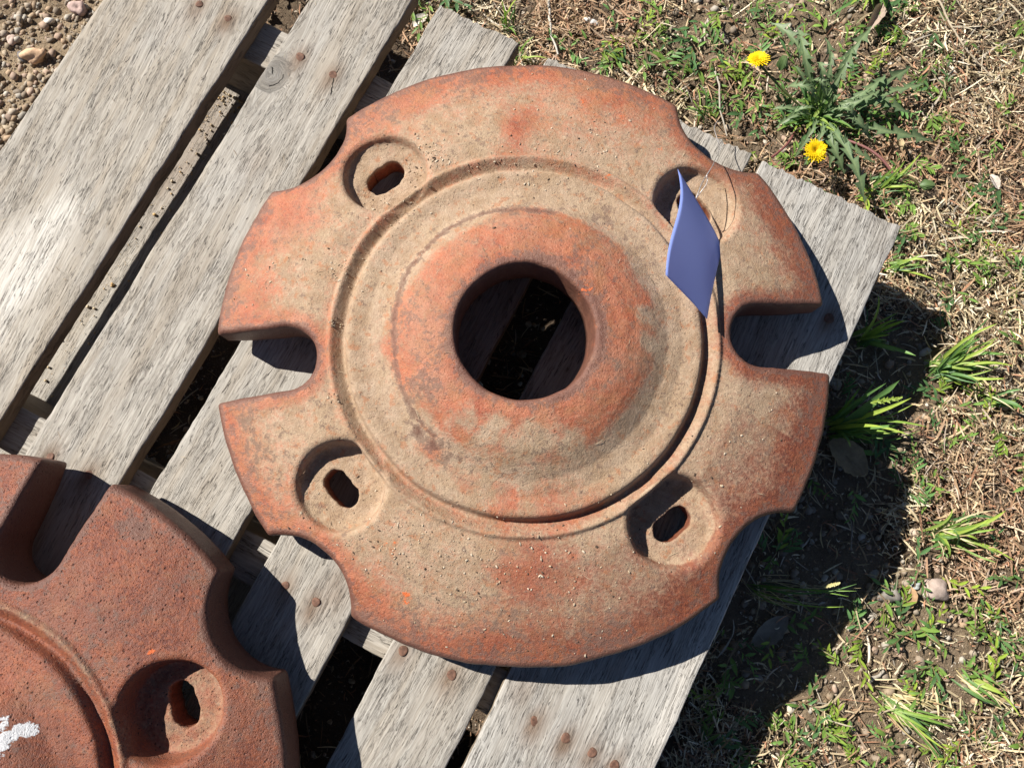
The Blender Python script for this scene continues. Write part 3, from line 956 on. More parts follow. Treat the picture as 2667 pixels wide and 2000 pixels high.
# chaff threads on casting and boards
P_ = []
for _ in range(150):
    a_, b_ = random.uniform(560, 1700), random.uniform(200, 1400)
    q, d = on_surface(a_, b_, surf1, .07)
    if d < -.006: P_.append(q + np.array([0, 0, .0006]))
for _ in range(120):
    a_, b_ = random.uniform(0, 700), random.uniform(0, 1000)
    q = at(a_, b_, PT + .0014)
    for (nm, x0, x1, sd, sl_) in bspec:
        if x0 + .004 < q[0] < x1 - .004 and np.hypot(q[0] - C1[0], q[1] - C1[1]) > .27 and np.hypot(q[0] - C2[0], q[1] - C2[1]) > .27: P_.append(q)
P_ = np.array(P_); n_ = len(P_)
t_ = np.array([(.16, .11, .07), (.5, .4, .28), (.28, .19, .12)])[rng.integers(0, 3, n_)]
L_ = rng.uniform(.003, .009, n_); W_ = rng.uniform(.00018, .0004, n_)
v_, f_, c_ = scatter(STRAWP, P_, np.stack([L_, W_, W_], 1), rng.uniform(0, 6.28, n_), rng.normal(0, .2, n_), rng.normal(0, .05, n_), t_)
mesh('chaff', v_, f_, STRAW, attrs={'tint': c_}, smooth=False, kind='stuff', label='thin threads of chaff lying on the boards and the dusty casting', cat='chaff')
# sand and grit fallen on the lower board in the gap between the two left boards
N_ = 1500
y_ = .265 - rng.random(N_) ** 2.2 * .38; x_ = rng.uniform(-.575, -.455, N_)
s_ = .0004 + .0018 * rng.random(N_) ** 4
P_ = np.stack([x_, y_, .0058 + s_ * .3], 1)
t_ = np.array([(.52, .42, .28), (.40, .31, .2), (.60, .5, .36), (.5, .33, .15)])[rng.integers(0, 4, N_)]
v_, f_, c_ = scatter(PEB, P_, np.stack([s_, s_ * .8, s_ * .7], 1), rng.uniform(0, 6.28, N_), rng.normal(0, .4, N_), rng.normal(0, .4, N_), t_)
mesh('board_grit', v_, f_, STONE, attrs={'tint': c_}, kind='stuff', label='sandy grit lying on the lower board in the gap between the two left boards', cat='grit')


# ------------------------------------------------------------------ single stones
def stone(px, py, a, b, c, rz, tint, label, k, name='pebble'):
    v, f, s = pebble_proto(k, 3)
    q = at(px, py, c * .4)
    Rz = rotz(np.array([rz]))[0]
    v2 = (v * np.array([a, b, c])) @ Rz.T
    n = fbm(v[:, 0] * 3 + k, v[:, 1] * 3 + v[:, 2] * 2, k) - .5
    t = np.array(tint)[None] * (1 + n[:, None] * .8)
    o = mesh(name, v2, f, STONE, attrs={'tint': t}, label=label, cat='pebble')
    o.location = (q[0], q[1], float(ground_h(q[0], q[1])) + c * .5)
    return o


stone(76, 123, .0125, .0085, .008, .35, (.66, .44, .28), 'orange tan pebble on the gravel left of the widest board', 201)
stone(172, 22, .0085, .0085, .008, .9, (.50, .36, .32), 'pinkish grey pebble touching the top left edge of the pallet', 202)
stone(103, 62 * 1.0 - 44 * 0 - 20, .005, .004, .004, .2, (.62, .58, .52), 'small white pebble between gravel grains near the top left', 203)
stone(26, 88, .005, .005, .004, .2, (.55, .42, .35), 'small pale pebble at the far left edge of the gravel', 204)
stone(50, 124, .006, .0045, .004, -.2, (.16, .15, .15), 'dark grey pebble left of the orange tan pebble', 205)
stone(2018, 1270, .0125, .0105, .008, .2, (.44, .35, .30), 'smooth pale pinkish stone at the edge of the casting shadow on the right', 206)
stone(1915, 1280, .010, .010, .007, .2, (.22, .20, .175), 'round grey stone in the shadow right of the pallet', 207)
stone(1972, 1262, .0045, .0045, .004, .2, (.45, .48, .47), 'small bluish pebble left of the smooth pinkish stone', 208)
stone(1268, 45, .0045, .004, .0035, .2, (.72, .70, .66), 'small white pebble in the straw beyond the third board end, left of its twin', 209)
stone(1284, 52, .0048, .0045, .004, .9, (.70, .68, .66), 'small white pebble in the straw beyond the third board end, right of its twin', 210)


# ------------------------------------------------------------------ blades, leaves, weeds
def ribbon(pts, widths, fold=.25, tint=(.1, .2, .05), tip=None, up=(0, 0, 1)):
    """leaf blade along pts with a folded midrib; returns V,F,tint"""
    pts = np.asarray(pts, float); n = len(pts)
    T = np.gradient(pts, axis=0); T /= np.linalg.norm(T, axis=1)[:, None] + 1e-9
    side = np.cross(T, np.array(up)); ln = np.linalg.norm(side, axis=1); side[ln < .15] = (1, 0, 0)
    side /= np.linalg.norm(side, axis=1)[:, None]
    nrm = np.cross(side, T)
    w = np.asarray(widths)[:, None]
    L = pts + side * w + nrm * w * fold; R_ = pts - side * w + nrm * w * fold
    V = np.stack([L, pts, R_], 1).reshape(-1, 3)
    F = []
    for i in range(n - 1):
        a = i * 3
        F += [(a, a + 1, a + 4, a + 3), (a + 1, a + 2, a + 5, a + 4)]
    t = np.array(tint); tp = np.array(tip if tip is not None else tint)
    s = np.linspace(0, 1, n)[:, None, None] ** 2
    C = (t[None, None] * (1 - s) + tp[None, None] * s) * np.array([1, 1.18, 1])[None, :, None]
    return V, np.array(F), C.reshape(-1, 3)


def join(parts):
    V, F, C = [], [], []; b = 0
    for v, f, c in parts:
        V.append(v); F.append(f + b); C.append(c); b += len(v)
    return np.concatenate(V), np.concatenate(F), np.concatenate(C)


def blade_pts(p0, p1, arch, n=9, sway=0.0):
    p0 = np.asarray(p0, float); p1 = np.asarray(p1, float)
    t = np.linspace(0, 1, n)[:, None]
    P = p0 * (1 - t) + p1 * t
    P[:, 2] += (arch * 4 * t * (1 - t))[:, 0]
    d = p1 - p0; s = np.array([-d[1], d[0], 0.0]); P += s * (np.sin(t * np.pi) * sway)
    return P


GREENS = [(.11, .20, .045), (.15, .245, .05), (.085, .17, .05), (.21, .29, .06), (.075, .155, .055)]
DRY = [(.55, .47, .27), (.62, .54, .34), (.48, .38, .20)]


def tuft(base, tips, label, n_rand=10, spread=14, w=.0017, zmax=.05, dry=.3, cat='grass tuft', seedhead=None):
    """grass tuft: base pixel, main blade tips (px,py,height[,width]), plus random blades around them"""
    b = at(*base, .003); E = empty('grass_tuft', (b[0], b[1], 0), label=label, cat=cat)
    off = np.array([b[0], b[1], 0])
    def addblade(p0, p1, ww, c, tp, arch, name):
        P = blade_pts(p0, p1, arch, 9, random.uniform(-.12, .12))
        t = np.linspace(0, 1, 9); wd = ww * np.minimum(1, (t + .12) * 3) * np.sqrt(np.maximum(1 - t, .0)) + .00008
        v, f, c_ = ribbon(P - off, wd, .35, c, tp)
        return v, f, c_
    for tp in tips:
        ww = tp[3] if len(tp) > 3 else w
        c = tuple(np.array(random.choice(GREENS)) * (1.25, 1.2, 1.0)); q = at(tp[0], tp[1], tp[2])
        p0 = b + np.array([random.gauss(0, .003), random.gauss(0, .003), 0])
        v, f, c_ = addblade(p0, q, ww, c, tuple(np.array(c) * 1.5), random.uniform(.002, .012), 'blade')
        mesh('blade', v, f, LEAF, parent=E, attrs={'tint': c_})
    parts = []
    for k in range(n_rand):
        tp = random.choice(tips); q = at(tp[0] + random.gauss(0, spread), tp[1] + random.gauss(0, spread), random.uniform(.004, zmax))
        p0 = b + np.array([random.gauss(0, .006), random.gauss(0, .006), 0])
        q = p0 + (q - p0) * random.uniform(.45, 1.0); q[2] = max(q[2], .003)
        if random.random() < dry:
            c = random.choice(DRY); parts.append(addblade(p0, q, w * .45, c, c, random.uniform(0, .008), ''))
        else:
            c = random.choice(GREENS); parts.append(addblade(p0, q, w * random.uniform(.5, .95), c, tuple(np.array(c) * 1.5), random.uniform(0, .012), ''))
    if parts:
        v, f, c_ = join(parts)
        mesh('thin_blades', v, f, LEAF, parent=E, attrs={'tint': c_}, kind='stuff')
    if seedhead:
        (x0, y0, z0), (x1, y1, z1), rr, col = seedhead
        a = at(x0, y0, z0) - off; c = at(x1, y1, z1) - off
        prt = []
        for k in range(26):
            t = k / 25; q = a + (c - a) * t; s = .45 + .55 * math.sin(math.pi * min(1, t * .9 + .15))
            d = (c - a) / np.linalg.norm(c - a); ang = k * 2.4
            e1 = np.cross(d, (0, 0, 1)); e1 /= np.linalg.norm(e1); e2 = np.cross(d, e1)
            o_ = (e1 * math.cos(ang) + e2 * math.sin(ang)) * rr * s + d * .004
            prt.append(ribbon(np.stack([q, q + o_ * .6 + d * .001, q + o_]), [.0007, .0009, .0001], .3, col, tuple(np.array(col) * 1.3)))
        v, f, c_ = join(prt)
        mesh('seed_head', v, f, LEAF, parent=E, attrs={'tint': c_})
    return E


def z6(x, y): return ((1767 + x * .40687) / KD, (660 + y * .40687) / KD)
def z9(x, y): return ((1767 + x * .40687) / KD, (1325 + y * .40687) / KD)
def z3(x, y): return ((1767 + x * .40687) / KD, (y * .40687) / KD)
def z2(x, y): return ((850 + x * .40687) / KD, (y * .40687) / KD)
def T(zf, *l): return [(*zf(a[0], a[1]), *a[2:]) for a in l]


tuft(z6(1640, 750), T(z6, (2040, 450, .05), (2080, 650, .04), (2140, 720, .035), (1900, 520, .05), (2090, 800, .04), (1830, 570, .05), (2060, 700, .03), (1920, 830, .03), (1750, 730, .02), (2020, 560, .045)),
     'bright green grass clump fanning right of the pallet, halfway up its right side', 60, 16, .0021, .05, .35)
tuft(z6(1950, 930), T(z6, (2210, 1010, .03, .003), (2200, 870, .03), (2150, 1000, .02)), 'few wide grass blades reaching the right edge of the photo', 8, 10, .0022, .03, .3)
tuft(z6(980, 1110), T(z6, (1415, 812, .09, .0058), (1490, 925, .085, .003), (1420, 1095, .07, .0026), (1590, 1110, .04), (1480, 1165, .04), (1330, 1140, .04), (1310, 1110, .08, .0028), (1330, 830, .09, .002), (1160, 860, .05), (1230, 1200, .03), (1100, 1240, .02)),
     'tall wheat-like grass with a green seed head leaning out from under the casting', 40, 14, .0019, .05, .1, seedhead=((*z6(1230, 955), .095), (*z6(1405, 930), .105), .0035, (.22, .30, .05)))
tuft(z6(1140, 560), T(z6, (1455, 428, .05, .0026), (1400, 425, .045), (1350, 520, .04), (1280, 270, .05), (1520, 655, .05, .003), (1300, 580, .02)),
     'grass clump growing at the pallet edge level with the right slot of the casting', 18, 12, .0018, .03, .1)
tuft(z6(1330, 80), T(z6, (1550, 5, .03), (1500, 60, .02), (1640, 170, .02), (1600, 50, .03)), 'small grass clump beside the pallet right edge below its corner', 10, 10, .0017, .03, .2)
tuft(z9(1650, 160), T(z9, (2095, 10, .04, .0035), (2030, 130, .035), (1990, 60, .04), (1890, 120, .03), (1760, 20, .04), (1920, 200, .02), (2150, 330, .01), (1730, 320, .01)),
     'yellow green grass clump with a broad blade at the lower right', 45, 14, .002, .04, .5)
tuft(z9(1340, 1230), T(z9, (1710, 1540, .02), (1780, 1400, .02), (1600, 1420, .02), (1700, 1640, .01), (1740, 1340, .02)), 'half dry grass clump trailing to the lower right corner', 40, 16, .0018, .02, .6)
tuft(z9(1830, 1080), T(z9, (2090, 1190, .02), (2190, 1330, .02), (2050, 1250, .015)), 'yellowing grass clump near the right edge above the lower right corner', 22, 14, .0018, .02, .6)
tuft(z3(1270, 1210), T(z3, (1555, 980, .04), (1450, 1030, .04), (1490, 1200, .02), (1390, 1060, .04), (1440, 1120, .03)), 'fresh grass clump below the dandelion beside the corner board', 20, 12, .0017, .04, .05)
tuft(z3(1230, -60), T(z3, (1330, 55, .02, .006), (1180, 70, .03, .003), (1100, 30, .03, .003), (960, 110, .02, .003), (1290, 20, .03, .005)), 'broad leaved green weed at the top edge above the dandelion', 14, 14, .002, .03, .0, cat='weed')
tuft(z2(1135, 190), T(z2, (1120, 0, .05, .0018), (1215, 0, .05, .002), (1180, 60, .04), (1215, 230, .02)), 'upright grass blades just right of the third board end at the top', 8, 8, .0014, .04, .2)
tuft(z9(480, 500), T(z9, (650, 620, .02), (870, 680, .02), (1140, 480, .06, .001), (1140, 525, .06, .001), (1090, 560, .05, .0009), (1060, 625, .04, .0009)),
     'straw coloured dead grass sprig sticking out of the shadow right of the pallet', 26, 12, .0007, .04, .95, seedhead=((*z9(930, 500), .055), (*z9(1010, 480), .06), .0018, (.55, .5, .25)))
tuft(z2(1220, 400), T(z2, (1330, 235, .03), (1290, 370, .03), (1240, 300, .03), (1420, 380, .02)), 'small green tuft between the third board end and the casting rim', 12, 8, .0013, .03, .2)
tuft(z3(160, 760), T(z3, (90, 640, .02), (130, 540, .02), (40, 700, .02)), 'sparse grass sprout above the splintered board corner by the tag', 8, 8, .0013, .02, .3)


# knotweed-like low weeds: counted by nobody, one mat
def sprig(r):
    parts = []; L = r.uniform(.018, .045); n = r.integers(5, 11); cur = r.uniform(-.6, .6)
    c0 = np.array(GREENS[r.integers(0, 5)]) * r.uniform(.85, 1.35)
    if r.random() < .3: c0 = c0 * np.array([1.5, 1.25, .8])
    pts = []
    for k in range(6):
        t = k / 5; pts.append((L * t * math.cos(cur * t), L * t * math.sin(cur * t), .003 + .010 * t * r.uniform(.5, 1.5)))
    pts = np.array(pts)
    parts.append(ribbon(pts, np.full(6, .0005), .3, (.22, .17, .08)))
    for k in range(n):
        t = (k + .6) / n; i = min(4, int(t * 5)); q = pts[i] + (pts[i + 1] - pts[i]) * (t * 5 - i)
        a = cur * t + (1 if k % 2 else -1) * r.uniform(.3, 1.1); l = r.uniform(.008, .0175) * (1.1 - .4 * t)
        d = np.array([math.cos(a), math.sin(a), r.uniform(-.1, .7)])
        P = np.stack([q + d * l * s + np.array([0, 0, -.25 * l * s * s]) for s in (0, .3, .65, 1)])
        w = l * r.uniform(.11, .165)
        parts.append(ribbon(P, [w * .25, w, w * .85, .0001], .3, tuple(c0 * r.uniform(.85, 1.15)), tuple(c0 * 1.4)))
    return join(parts)


SPR = []
r0 = np.random.default_rng(77)
for i in range(14): SPR.append(sprig(r0))
clusters = [z9(1350, 600), z9(1420, 720), z9(1500, 700), z9(1560, 760), z9(1650, 950), z9(1740, 1000), z9(1600, 1000), z9(1980, 780), z9(2060, 800), z9(2130, 760), z9(1920, 700),
            z9(850, 1290), z9(900, 1200), z9(780, 1250), z9(1000, 1000), z9(1060, 780), z9(1110, 820), z9(640, 1420), z9(720, 1480), z9(620, 1540), z9(960, 1440), z9(1020, 1520),
            z9(1340, 1480), z9(1260, 1500), z9(1700, 1300), z9(1640, 1560), z9(1950, 1110), z9(2040, 1090), z9(2160, 470), z9(2040, 400), z9(1540, 360), z9(1620, 440), z9(1720, 180),
            z9(1890, 1430), z9(1990, 1530), z9(2180, 1560), z9(1800, 1480), z9(820, 1620), z9(560, 1620), z9(1100, 1620), z9(300, 1300), z9(400, 900), z9(250, 1200), z9(600, 250), z9(700, 150), z9(560, 300),
            z9(650, 700), z9(820, 980), z9(340, 820), z9(120, 1500), z9(300, 1550), z9(200, 1350), z9(480, 1560),
            z6(2050, 1200), z6(2150, 1180), z6(2180, 1240), z6(1630, 1150), z6(1620, 900), z6(1650, 940), z6(1850, 920), z6(1450, 1400), z6(1520, 1450), z6(1250, 1350), z6(1050, 1450), z6(1400, 1500), z6(1600, 100), z6(1640, 170), z6(2120, 150), z6(2160, 180), z6(1840, 10), z6(1960, 1120), z6(1900, 1090),
            z3(120, 620), z3(60, 560), z3(140, 540), z3(230, 480), z3(440, 700), z3(390, 560), z3(100, 300), z3(60, 200), z3(540, 210), z3(500, 250), z3(640, 300), z3(350, 210), z3(400, 80), z3(430, 20), z3(1370, 200), z3(1420, 260), z3(1340, 380), z3(1560, 440), z3(1620, 700), z3(1680, 690), z3(1350, 700), z3(1760, 1040), z3(1800, 990), z3(2040, 300), z3(2060, 800), z3(2150, 1000), z3(1480, 1500), z3(1850, 1500), z3(1900, 1480), z3(1800, 1540), z3(1930, 1560), z3(1860, 1600), z3(2080, 1400), z3(1240, 1280), z3(1310, 1260), z3(1480, 1290), z3(1700, 350), z3(1840, 1290), z3(1600, 180),
            z2(1720, 300), z2(1850, 260), z2(1880, 420), z2(1960, 440), z2(1800, 420), z2(2000, 500), z2(2050, 280), z2(1960, 330), z2(2120, 150), z2(2150, 480), z2(600, 10), z2(650, 20), z2(800, 10), z2(840, 20), z2(1750, 380), z2(1920, 300), z2(1540, 390)]
P_, D_ = [], []
for (a_, b_) in clusters:
    for _ in range(random.choice((1, 2, 2, 3))):
        q = at(a_ + random.gauss(0, 9), b_ + random.gauss(0, 9), .0)
        P_.append(q)
for _ in range(120):
    q = np.array([random.uniform(.22, .75), random.uniform(-.6, .95), 0]); P_.append(q)
for _ in range(35):
    q = np.array([random.uniform(-.35, .75), random.uniform(.43, .95), 0]); P_.append(q)
for _ in range(90):
    P_.append(at(random.gauss(1790, 150), random.gauss(230, 130), 0))
P_ = np.array([q for q in P_ if not (q[0] > -.6 and q[0] < .215 and q[1] < .41)])
Vs, Fs_, Cs = [], [], []; b_ = 0
for q in P_:
    v, f, c = SPR[rng.integers(0, 14)]
    a = rng.uniform(0, 6.28); s = rng.uniform(.6, 1.1)
    Rz = rotz(np.array([a]))[0]
    v2 = (v * s) @ Rz.T + np.array([q[0], q[1], float(ground_h(q[0], q[1])) + .004])
    Vs.append(v2); Fs_.append(f + b_); Cs.append(c * rng.uniform(.8, 1.2)); b_ += len(v)
mesh('low_weeds', np.concatenate(Vs), np.concatenate(Fs_), LEAF, attrs={'tint': np.concatenate(Cs)}, kind='stuff',
     label='low creeping green weeds with small narrow leaves spread through the straw', cat='weeds')

# ------------------------------------------------------------------ dandelion
dc = at(*z3(870, 760), .006)
DE = empty('dandelion', (dc[0], dc[1], 0), label='dandelion plant with toothed leaves and two yellow flowers above the pallet corner', cat='dandelion')
doff = np.array([dc[0], dc[1], 0])


def dleaf(tip, h, wmax, teeth=6, col=(.095, .155, .075)):
    p0 = dc + np.array([random.gauss(0, .002), random.gauss(0, .002), 0]); p1 = at(tip[0], tip[1], h)
    n = 8 * teeth + 1
    P = blade_pts(p0, p1, random.uniform(.012, .028), n, random.uniform(-.12, .12)) - doff
    t = np.linspace(0, 1, n)
    env = np.interp(t, [0, .15, .4, .75, .92, 1], [.14, .22, .75, 1.15, .85, .03])
    ph = (t * teeth) % 1
    tooth = np.where(t > .12, .13 + .87 * (1 - ph) ** 2.0, 1.0)
    w = wmax * env * tooth
    # widths set separately on both sides so that teeth stagger
    T_ = np.gradient(P, axis=0); T_ /= np.linalg.norm(T_, axis=1)[:, None]
    side = np.cross(T_, (0, 0, 1)); side /= np.linalg.norm(side, axis=1)[:, None]; nr = np.cross(side, T_)
    ph2 = (t * teeth + .35) % 1
    w2 = wmax * env * np.where(t > .12, .13 + .87 * (1 - ph2) ** 2.0, 1.0)
    rib = np.maximum(.0007 * (1 - t), .0002)
    tw = random.uniform(-.5, .5)
    back = T_ * (-.0038)
    L2 = P + side * w[:, None] + nr * (w * (.35 + tw))[:, None] + back * (w > wmax * .4)[:, None]
    R2 = P - side * w2[:, None] + nr * (w2 * (.35 - tw))[:, None] + back * (w2 > wmax * .4)[:, None]
    L1 = P + side * rib[:, None]; R1 = P - side * rib[:, None]
    V = np.stack([L2, L1, R1, R2], 1).reshape(-1, 3); F = []
    for i in range(n - 1):
        a = i * 4
        for j in range(3): F.append((a + j, a + j + 1, a + j + 5, a + j + 4))
    c = np.array(col) * random.uniform(.8, 1.35); rc_ = np.array((.20, .27, .13))
    C = np.stack([np.tile(c, (n, 1)), np.tile(rc_, (n, 1)), np.tile(rc_, (n, 1)), np.tile(c * .92, (n, 1))], 1).reshape(-1, 3)
    mesh('leaf', V, np.array(F), LEAF, parent=DE, attrs={'tint': C})


for (tx_, ty_, h, w_) in [(760, 180, .045, .0085), (590, 145, .04, .008), (940, 240, .05, .008), (1240, 170, .05, .0085), (1110, 300, .045, .008), (1490, 430, .03, .009), (1575, 540, .03, .0095),
                         (1630, 905, .02, .009), (1190, 1305, .03, .0095), (740, 420, .05, .007), (890, 400, .055, .007), (1060, 360, .05, .008), (1290, 580, .04, .008), (1210, 690, .035, .008),
                         (600, 700, .02, .006), (620, 820, .02, .006), (690, 560, .03, .007), (1220, 900, .02, .007), (1380, 620, .03, .008), (1330, 480, .035, .008), (740, 1010, .015, .006),
                         (1060, 1120, .02, .008), (960, 1080, .02, .007), (800, 1060, .02, .006), (1100, 980, .02, .007), (980, 330, .05, .007), (850, 520, .04, .006), (1000, 620, .04, .006), (1130, 780, .03, .007), (700, 740, .02, .006),
                         (1260, 1050, .015, .007), (1180, 1160, .02, .008), (1480, 730, .025, .008)]:
    dleaf(z3(tx_, ty_), h, w_, random.choice((5, 6, 7)))
prt = []
for _ in range(70):
    a = random.uniform(0, 6.28); l = random.uniform(.01, .045)
    p0 = dc - doff + np.array([random.gauss(0, .008), random.gauss(0, .008), 0]); p1 = p0 + np.array([math.cos(a) * l, math.sin(a) * l, random.uniform(.002, .03)])
    c = random.choice(GREENS); prt.append(ribbon(blade_pts(p0, p1, .006, 6), [.0006, .0016, .0012, .002, .0012, .0001], .3, c, tuple(np.array(c) * 1.4)))
v, f, c = join(prt); mesh('inner_leaves', v, f, LEAF, parent=DE, attrs={'tint': c}, kind='stuff')


def tube(pts, rad, n=7):
    pts = np.asarray(pts, float); T_ = np.gradient(pts, axis=0); T_ /= np.linalg.norm(T_, axis=1)[:, None]
    a = np.cross(T_, (.13, .21, 1.0)); a /= np.linalg.norm(a, axis=1)[:, None] + 1e-9; b = np.cross(T_, a)
    rad = np.broadcast_to(rad, (len(pts),)); V = []
    for k in range(n):
        th = 2 * math.pi * k / n
        V.append(pts + (a * math.cos(th) + b * math.sin(th)) * rad[:, None])
    V = np.stack(V, 1).reshape(-1, 3); F = []
    for i in range(len(pts) - 1):
        for k in range(n):
            k2 = (k + 1) % n; F.append((i * n + k, i * n + k2, (i + 1) * n + k2, (i + 1) * n + k))
    return V, np.array(F)


def stem(p0, p1, arch, r, c, parent=DE):
    P = blade_pts(p0, p1, arch, 12, .06) - doff
    v, f = tube(P, r); mesh('stem', v, f, LEAF, parent=parent, attrs={'tint': np.tile(np.array(c), (len(v), 1))})


def flower(px, py, h, R_, tilt, stemcol, base=None):
    p = at(px, py, h)
    stem(base if base is not None else dc, p - np.array([0, 0, .004]), .004, .0013, stemcol)
    prt = []
    for k in range(150):
        t = (k + .5) / 150; a = k * 2.39996
        l = R_ * (.24 + .76 * t ** .6) * random.uniform(.86, 1.08)
        el = math.radians(50 * (1 - t) ** 1.0 + 2)
        d = np.array([math.cos(a) * math.cos(el), math.sin(a) * math.cos(el), math.sin(el)])
        s0 = np.array([math.cos(a), math.sin(a), 0]) * R_ * .12 * t
        q = np.stack([s0, s0 + d * l * .55 + np.array([0, 0, .0006]), s0 + d * l])
        col = np.array((.86, .62, .012)) * random.uniform(.88, 1.05)
        if t < .12: col = np.array((.85, .56, .01))
        prt.append(ribbon(q, [.0005, .00095, .0006], .15, tuple(col)))
    v, f, c = join(prt)
    Rm = rotx(np.array([tilt[0]]))[0] @ roty(np.array([tilt[1]]))[0]
    v = v @ Rm.T + (p - doff)
    fo = mesh('flower_head', v, f, PETAL, parent=DE, attrs={'tint': c})
    cp = []
    for k in range(12):
        a = k / 12 * 6.283; q = np.stack([(0, 0, -.006), (math.cos(a) * .004, math.sin(a) * .004, -.004), (math.cos(a) * .006, math.sin(a) * .006, .0)])
        cp.append(ribbon(q, [.0012, .0018, .0004], .2, (.10, .17, .06)))
    v, f, c = join(cp); v = v @ Rm.T + (p - doff); mesh('sepals', v, f, LEAF, parent=fo, attrs={'tint': c})


flower(*z3(512, 385), .055, .0112, (-.25, -.35), (.20, .24, .08), dc)
flower(*z3(877, 970), .05, .0118, (.1, .05), (.28, .16, .08), dc + np.array([.012, -.01, 0]))
# stems lying outwards, reddish, two closed buds
stem(at(*z3(740, 850), .01), at(*z3(595, 1010), .03), .004, .0013, (.26, .10, .09))
stem(at(*z3(1080, 900), .01), at(*z3(1375, 1115), .02), .005, .0015, (.28, .12, .11))
stem(at(*z3(1375, 1115), .02), at(*z3(1540, 1180), .02), .003, .0013, (.2, .18, .08))


def bud(px, py, h, d2):
    p = at(px, py, h) - doff; prt = []; d2 = np.array(d2, float); d2 /= np.linalg.norm(d2)
    e1 = np.cross(d2, (0, 0, 1)); e1 /= np.linalg.norm(e1); e2 = np.cross(d2, e1)
    for k in range(14):
        a = k * 2.4; o = e1 * math.cos(a) + e2 * math.sin(a)
        prt.append(ribbon(np.stack([p, p + d2 * .005 + o * .0042, p + d2 * .011 + o * .0032, p + d2 * .015 + o * .002]), [.0012, .0022, .0015, .0002], .2, (.10, .17, .06), (.16, .22, .09)))
    v, f, c = join(prt); mesh('bud', v, f, LEAF, parent=DE, attrs={'tint': c})


bud(*z3(1545, 1185), .022, (1, .45, .1)); bud(*z3(650, 450), .03, (-.2, 1, .5))


# ------------------------------------------------------------------ twigs and dead leaves
def twig(pxs, r, col, label, z=.01, cat='twig', n='twig'):
    P = np.array([at(a, b, z + random.uniform(-.002, .002)) for a, b in pxs])
    t = np.linspace(0, len(P) - 1, len(P) * 4); P = np.stack([np.interp(t, np.arange(len(P)), P[:, i]) for i in range(3)], 1)
    P += rng.normal(0, r * .25, P.shape)
    base = P[0].copy(); base[2] = 0
    v, f = tube(P - base, np.linspace(r, r * .6, len(P)) * rng.uniform(.85, 1.15, len(P)))
    c = np.array(col)[None] * rng.uniform(.8, 1.1, (len(v), 1))
    o = mesh(n, v, f, STRAW, attrs={'tint': c}, label=label, cat=cat); o.location = base
    return o


twig([z2(1425, -10), z2(1432, 120), z2(1440, 230), z2(1485, 355)], .0016, (.60, .56, .50), 'pale grey twig pointing down to the casting rim from the top edge', .014)
twig([z3(235, 460), z3(262, 560), z3(268, 700), z3(310, 870)], .0012, (.50, .45, .38), 'pale twig above the splintered board end near the tag', .012)
twig([z3(1660, -5), z3(1740, 160), z3(1850, 330), z3(2010, 500)], .0013, (.50, .42, .31), 'long thin bent stalk crossing the straw at the upper right', .014)
twig([z3(1970, 515), z3(2080, 530), z3(2230, 560)], .0009, (.62, .53, .38), 'short straight straw stalk at the right edge near the top', .014)
twig([z9(1215, 1105), z9(1320, 1035)], .0022, (.42, .38, .32), 'short grey stick lying in the straw at the lower right', .008)
twig([z9(1385, 1060), z9(1435, 985)], .0012, (.62, .54, .40), 'short pale stick just right of the grey stick', .009)
twig([z6(1670, 1210), z6(1790, 1150), z6(1860, 1100)], .0019, (.58, .46, .27), 'tan dry stem between green clumps right of the casting', .012)
twig([z9(1105, 260), z9(1110, 90), z9(1085, 40)], .0009, (.40, .34, .28), 'thin grey stalk lying in the shadow right of the pallet', .012)


def deadleaf(px, py, L, W_, rz, col, label, curl=.3, z=.01):
    p = at(px, py, z); n = 11; t = np.linspace(0, 1, n); V = []; m = 7
    w = W_ * np.sin(np.pi * np.clip(t * .93 + .05, 0, 1)) ** .7
    for i in range(n):
        for j in range(m):
            s = (j / (m - 1) - .5) * 2
            zz = curl * L * .25 * (s * s) * (w[i] / W_) + .12 * L * math.sin(t[i] * 5) * curl + random.uniform(-1, 1) * .0004
            V.append(((t[i] - .5) * L, s * w[i] * .5 * (1 + .08 * math.sin(t[i] * 30 + s * 4)), zz))
    V = np.array(V) @ rotz(np.array([rz]))[0].T; F = []
    for i in range(n - 1):
        for j in range(m - 1):
            a = i * m + j; F.append((a, a + m, a + m + 1, a + 1))
    c = np.array(col)[None] * rng.uniform(.85, 1.1, (len(V), 1))
    o = mesh('dead_leaf', V, np.array(F), STRAW, attrs={'tint': c}, label=label, cat='leaf'); o.location = p
    return o


deadleaf(*z3(1262, 110), .045, .014, 1.5, (.40, .31, .25), 'curled grey brown dead leaf above the dandelion at the top edge', .8, .014)
deadleaf(*z6(1090, 1310), .050, .030, -.3, (.34, .25, .15), 'broad brown dead leaf in the shadow beside the casting', .4, .012)
deadleaf(*z9(590, 780), .045, .022, 1.1, (.27, .23, .18), 'dull dead leaf lying in deep shadow right of the bottom board', .3, .010)
deadleaf(*z9(1480, 560), .022, .013, -.9, (.52, .33, .18), 'small orange brown leaf at the shadow edge left of the pinkish stone', .5, .012)
deadleaf(*z3(2025, 1165), .018, .010, -.6, (.70, .62, .54), 'small white papery flake in the straw at the right', .4, .014)
deadleaf(*z3(1420, 960), .034, .008, -1.1, (.48, .38, .22), 'long tan dead leaf between the dandelion and its red stem', .3, .012)
deadleaf(*z2(600, 130), .022, .012, 1.3, (.72, .66, .58), 'pale papery leaf in the gap beyond the second board', .4, .012)


# ------------------------------------------------------------------ paper tag and its wire
def ztag(x, y): return ((1650 + x * .27119) / KD, (400 + y * .27119) / KD)


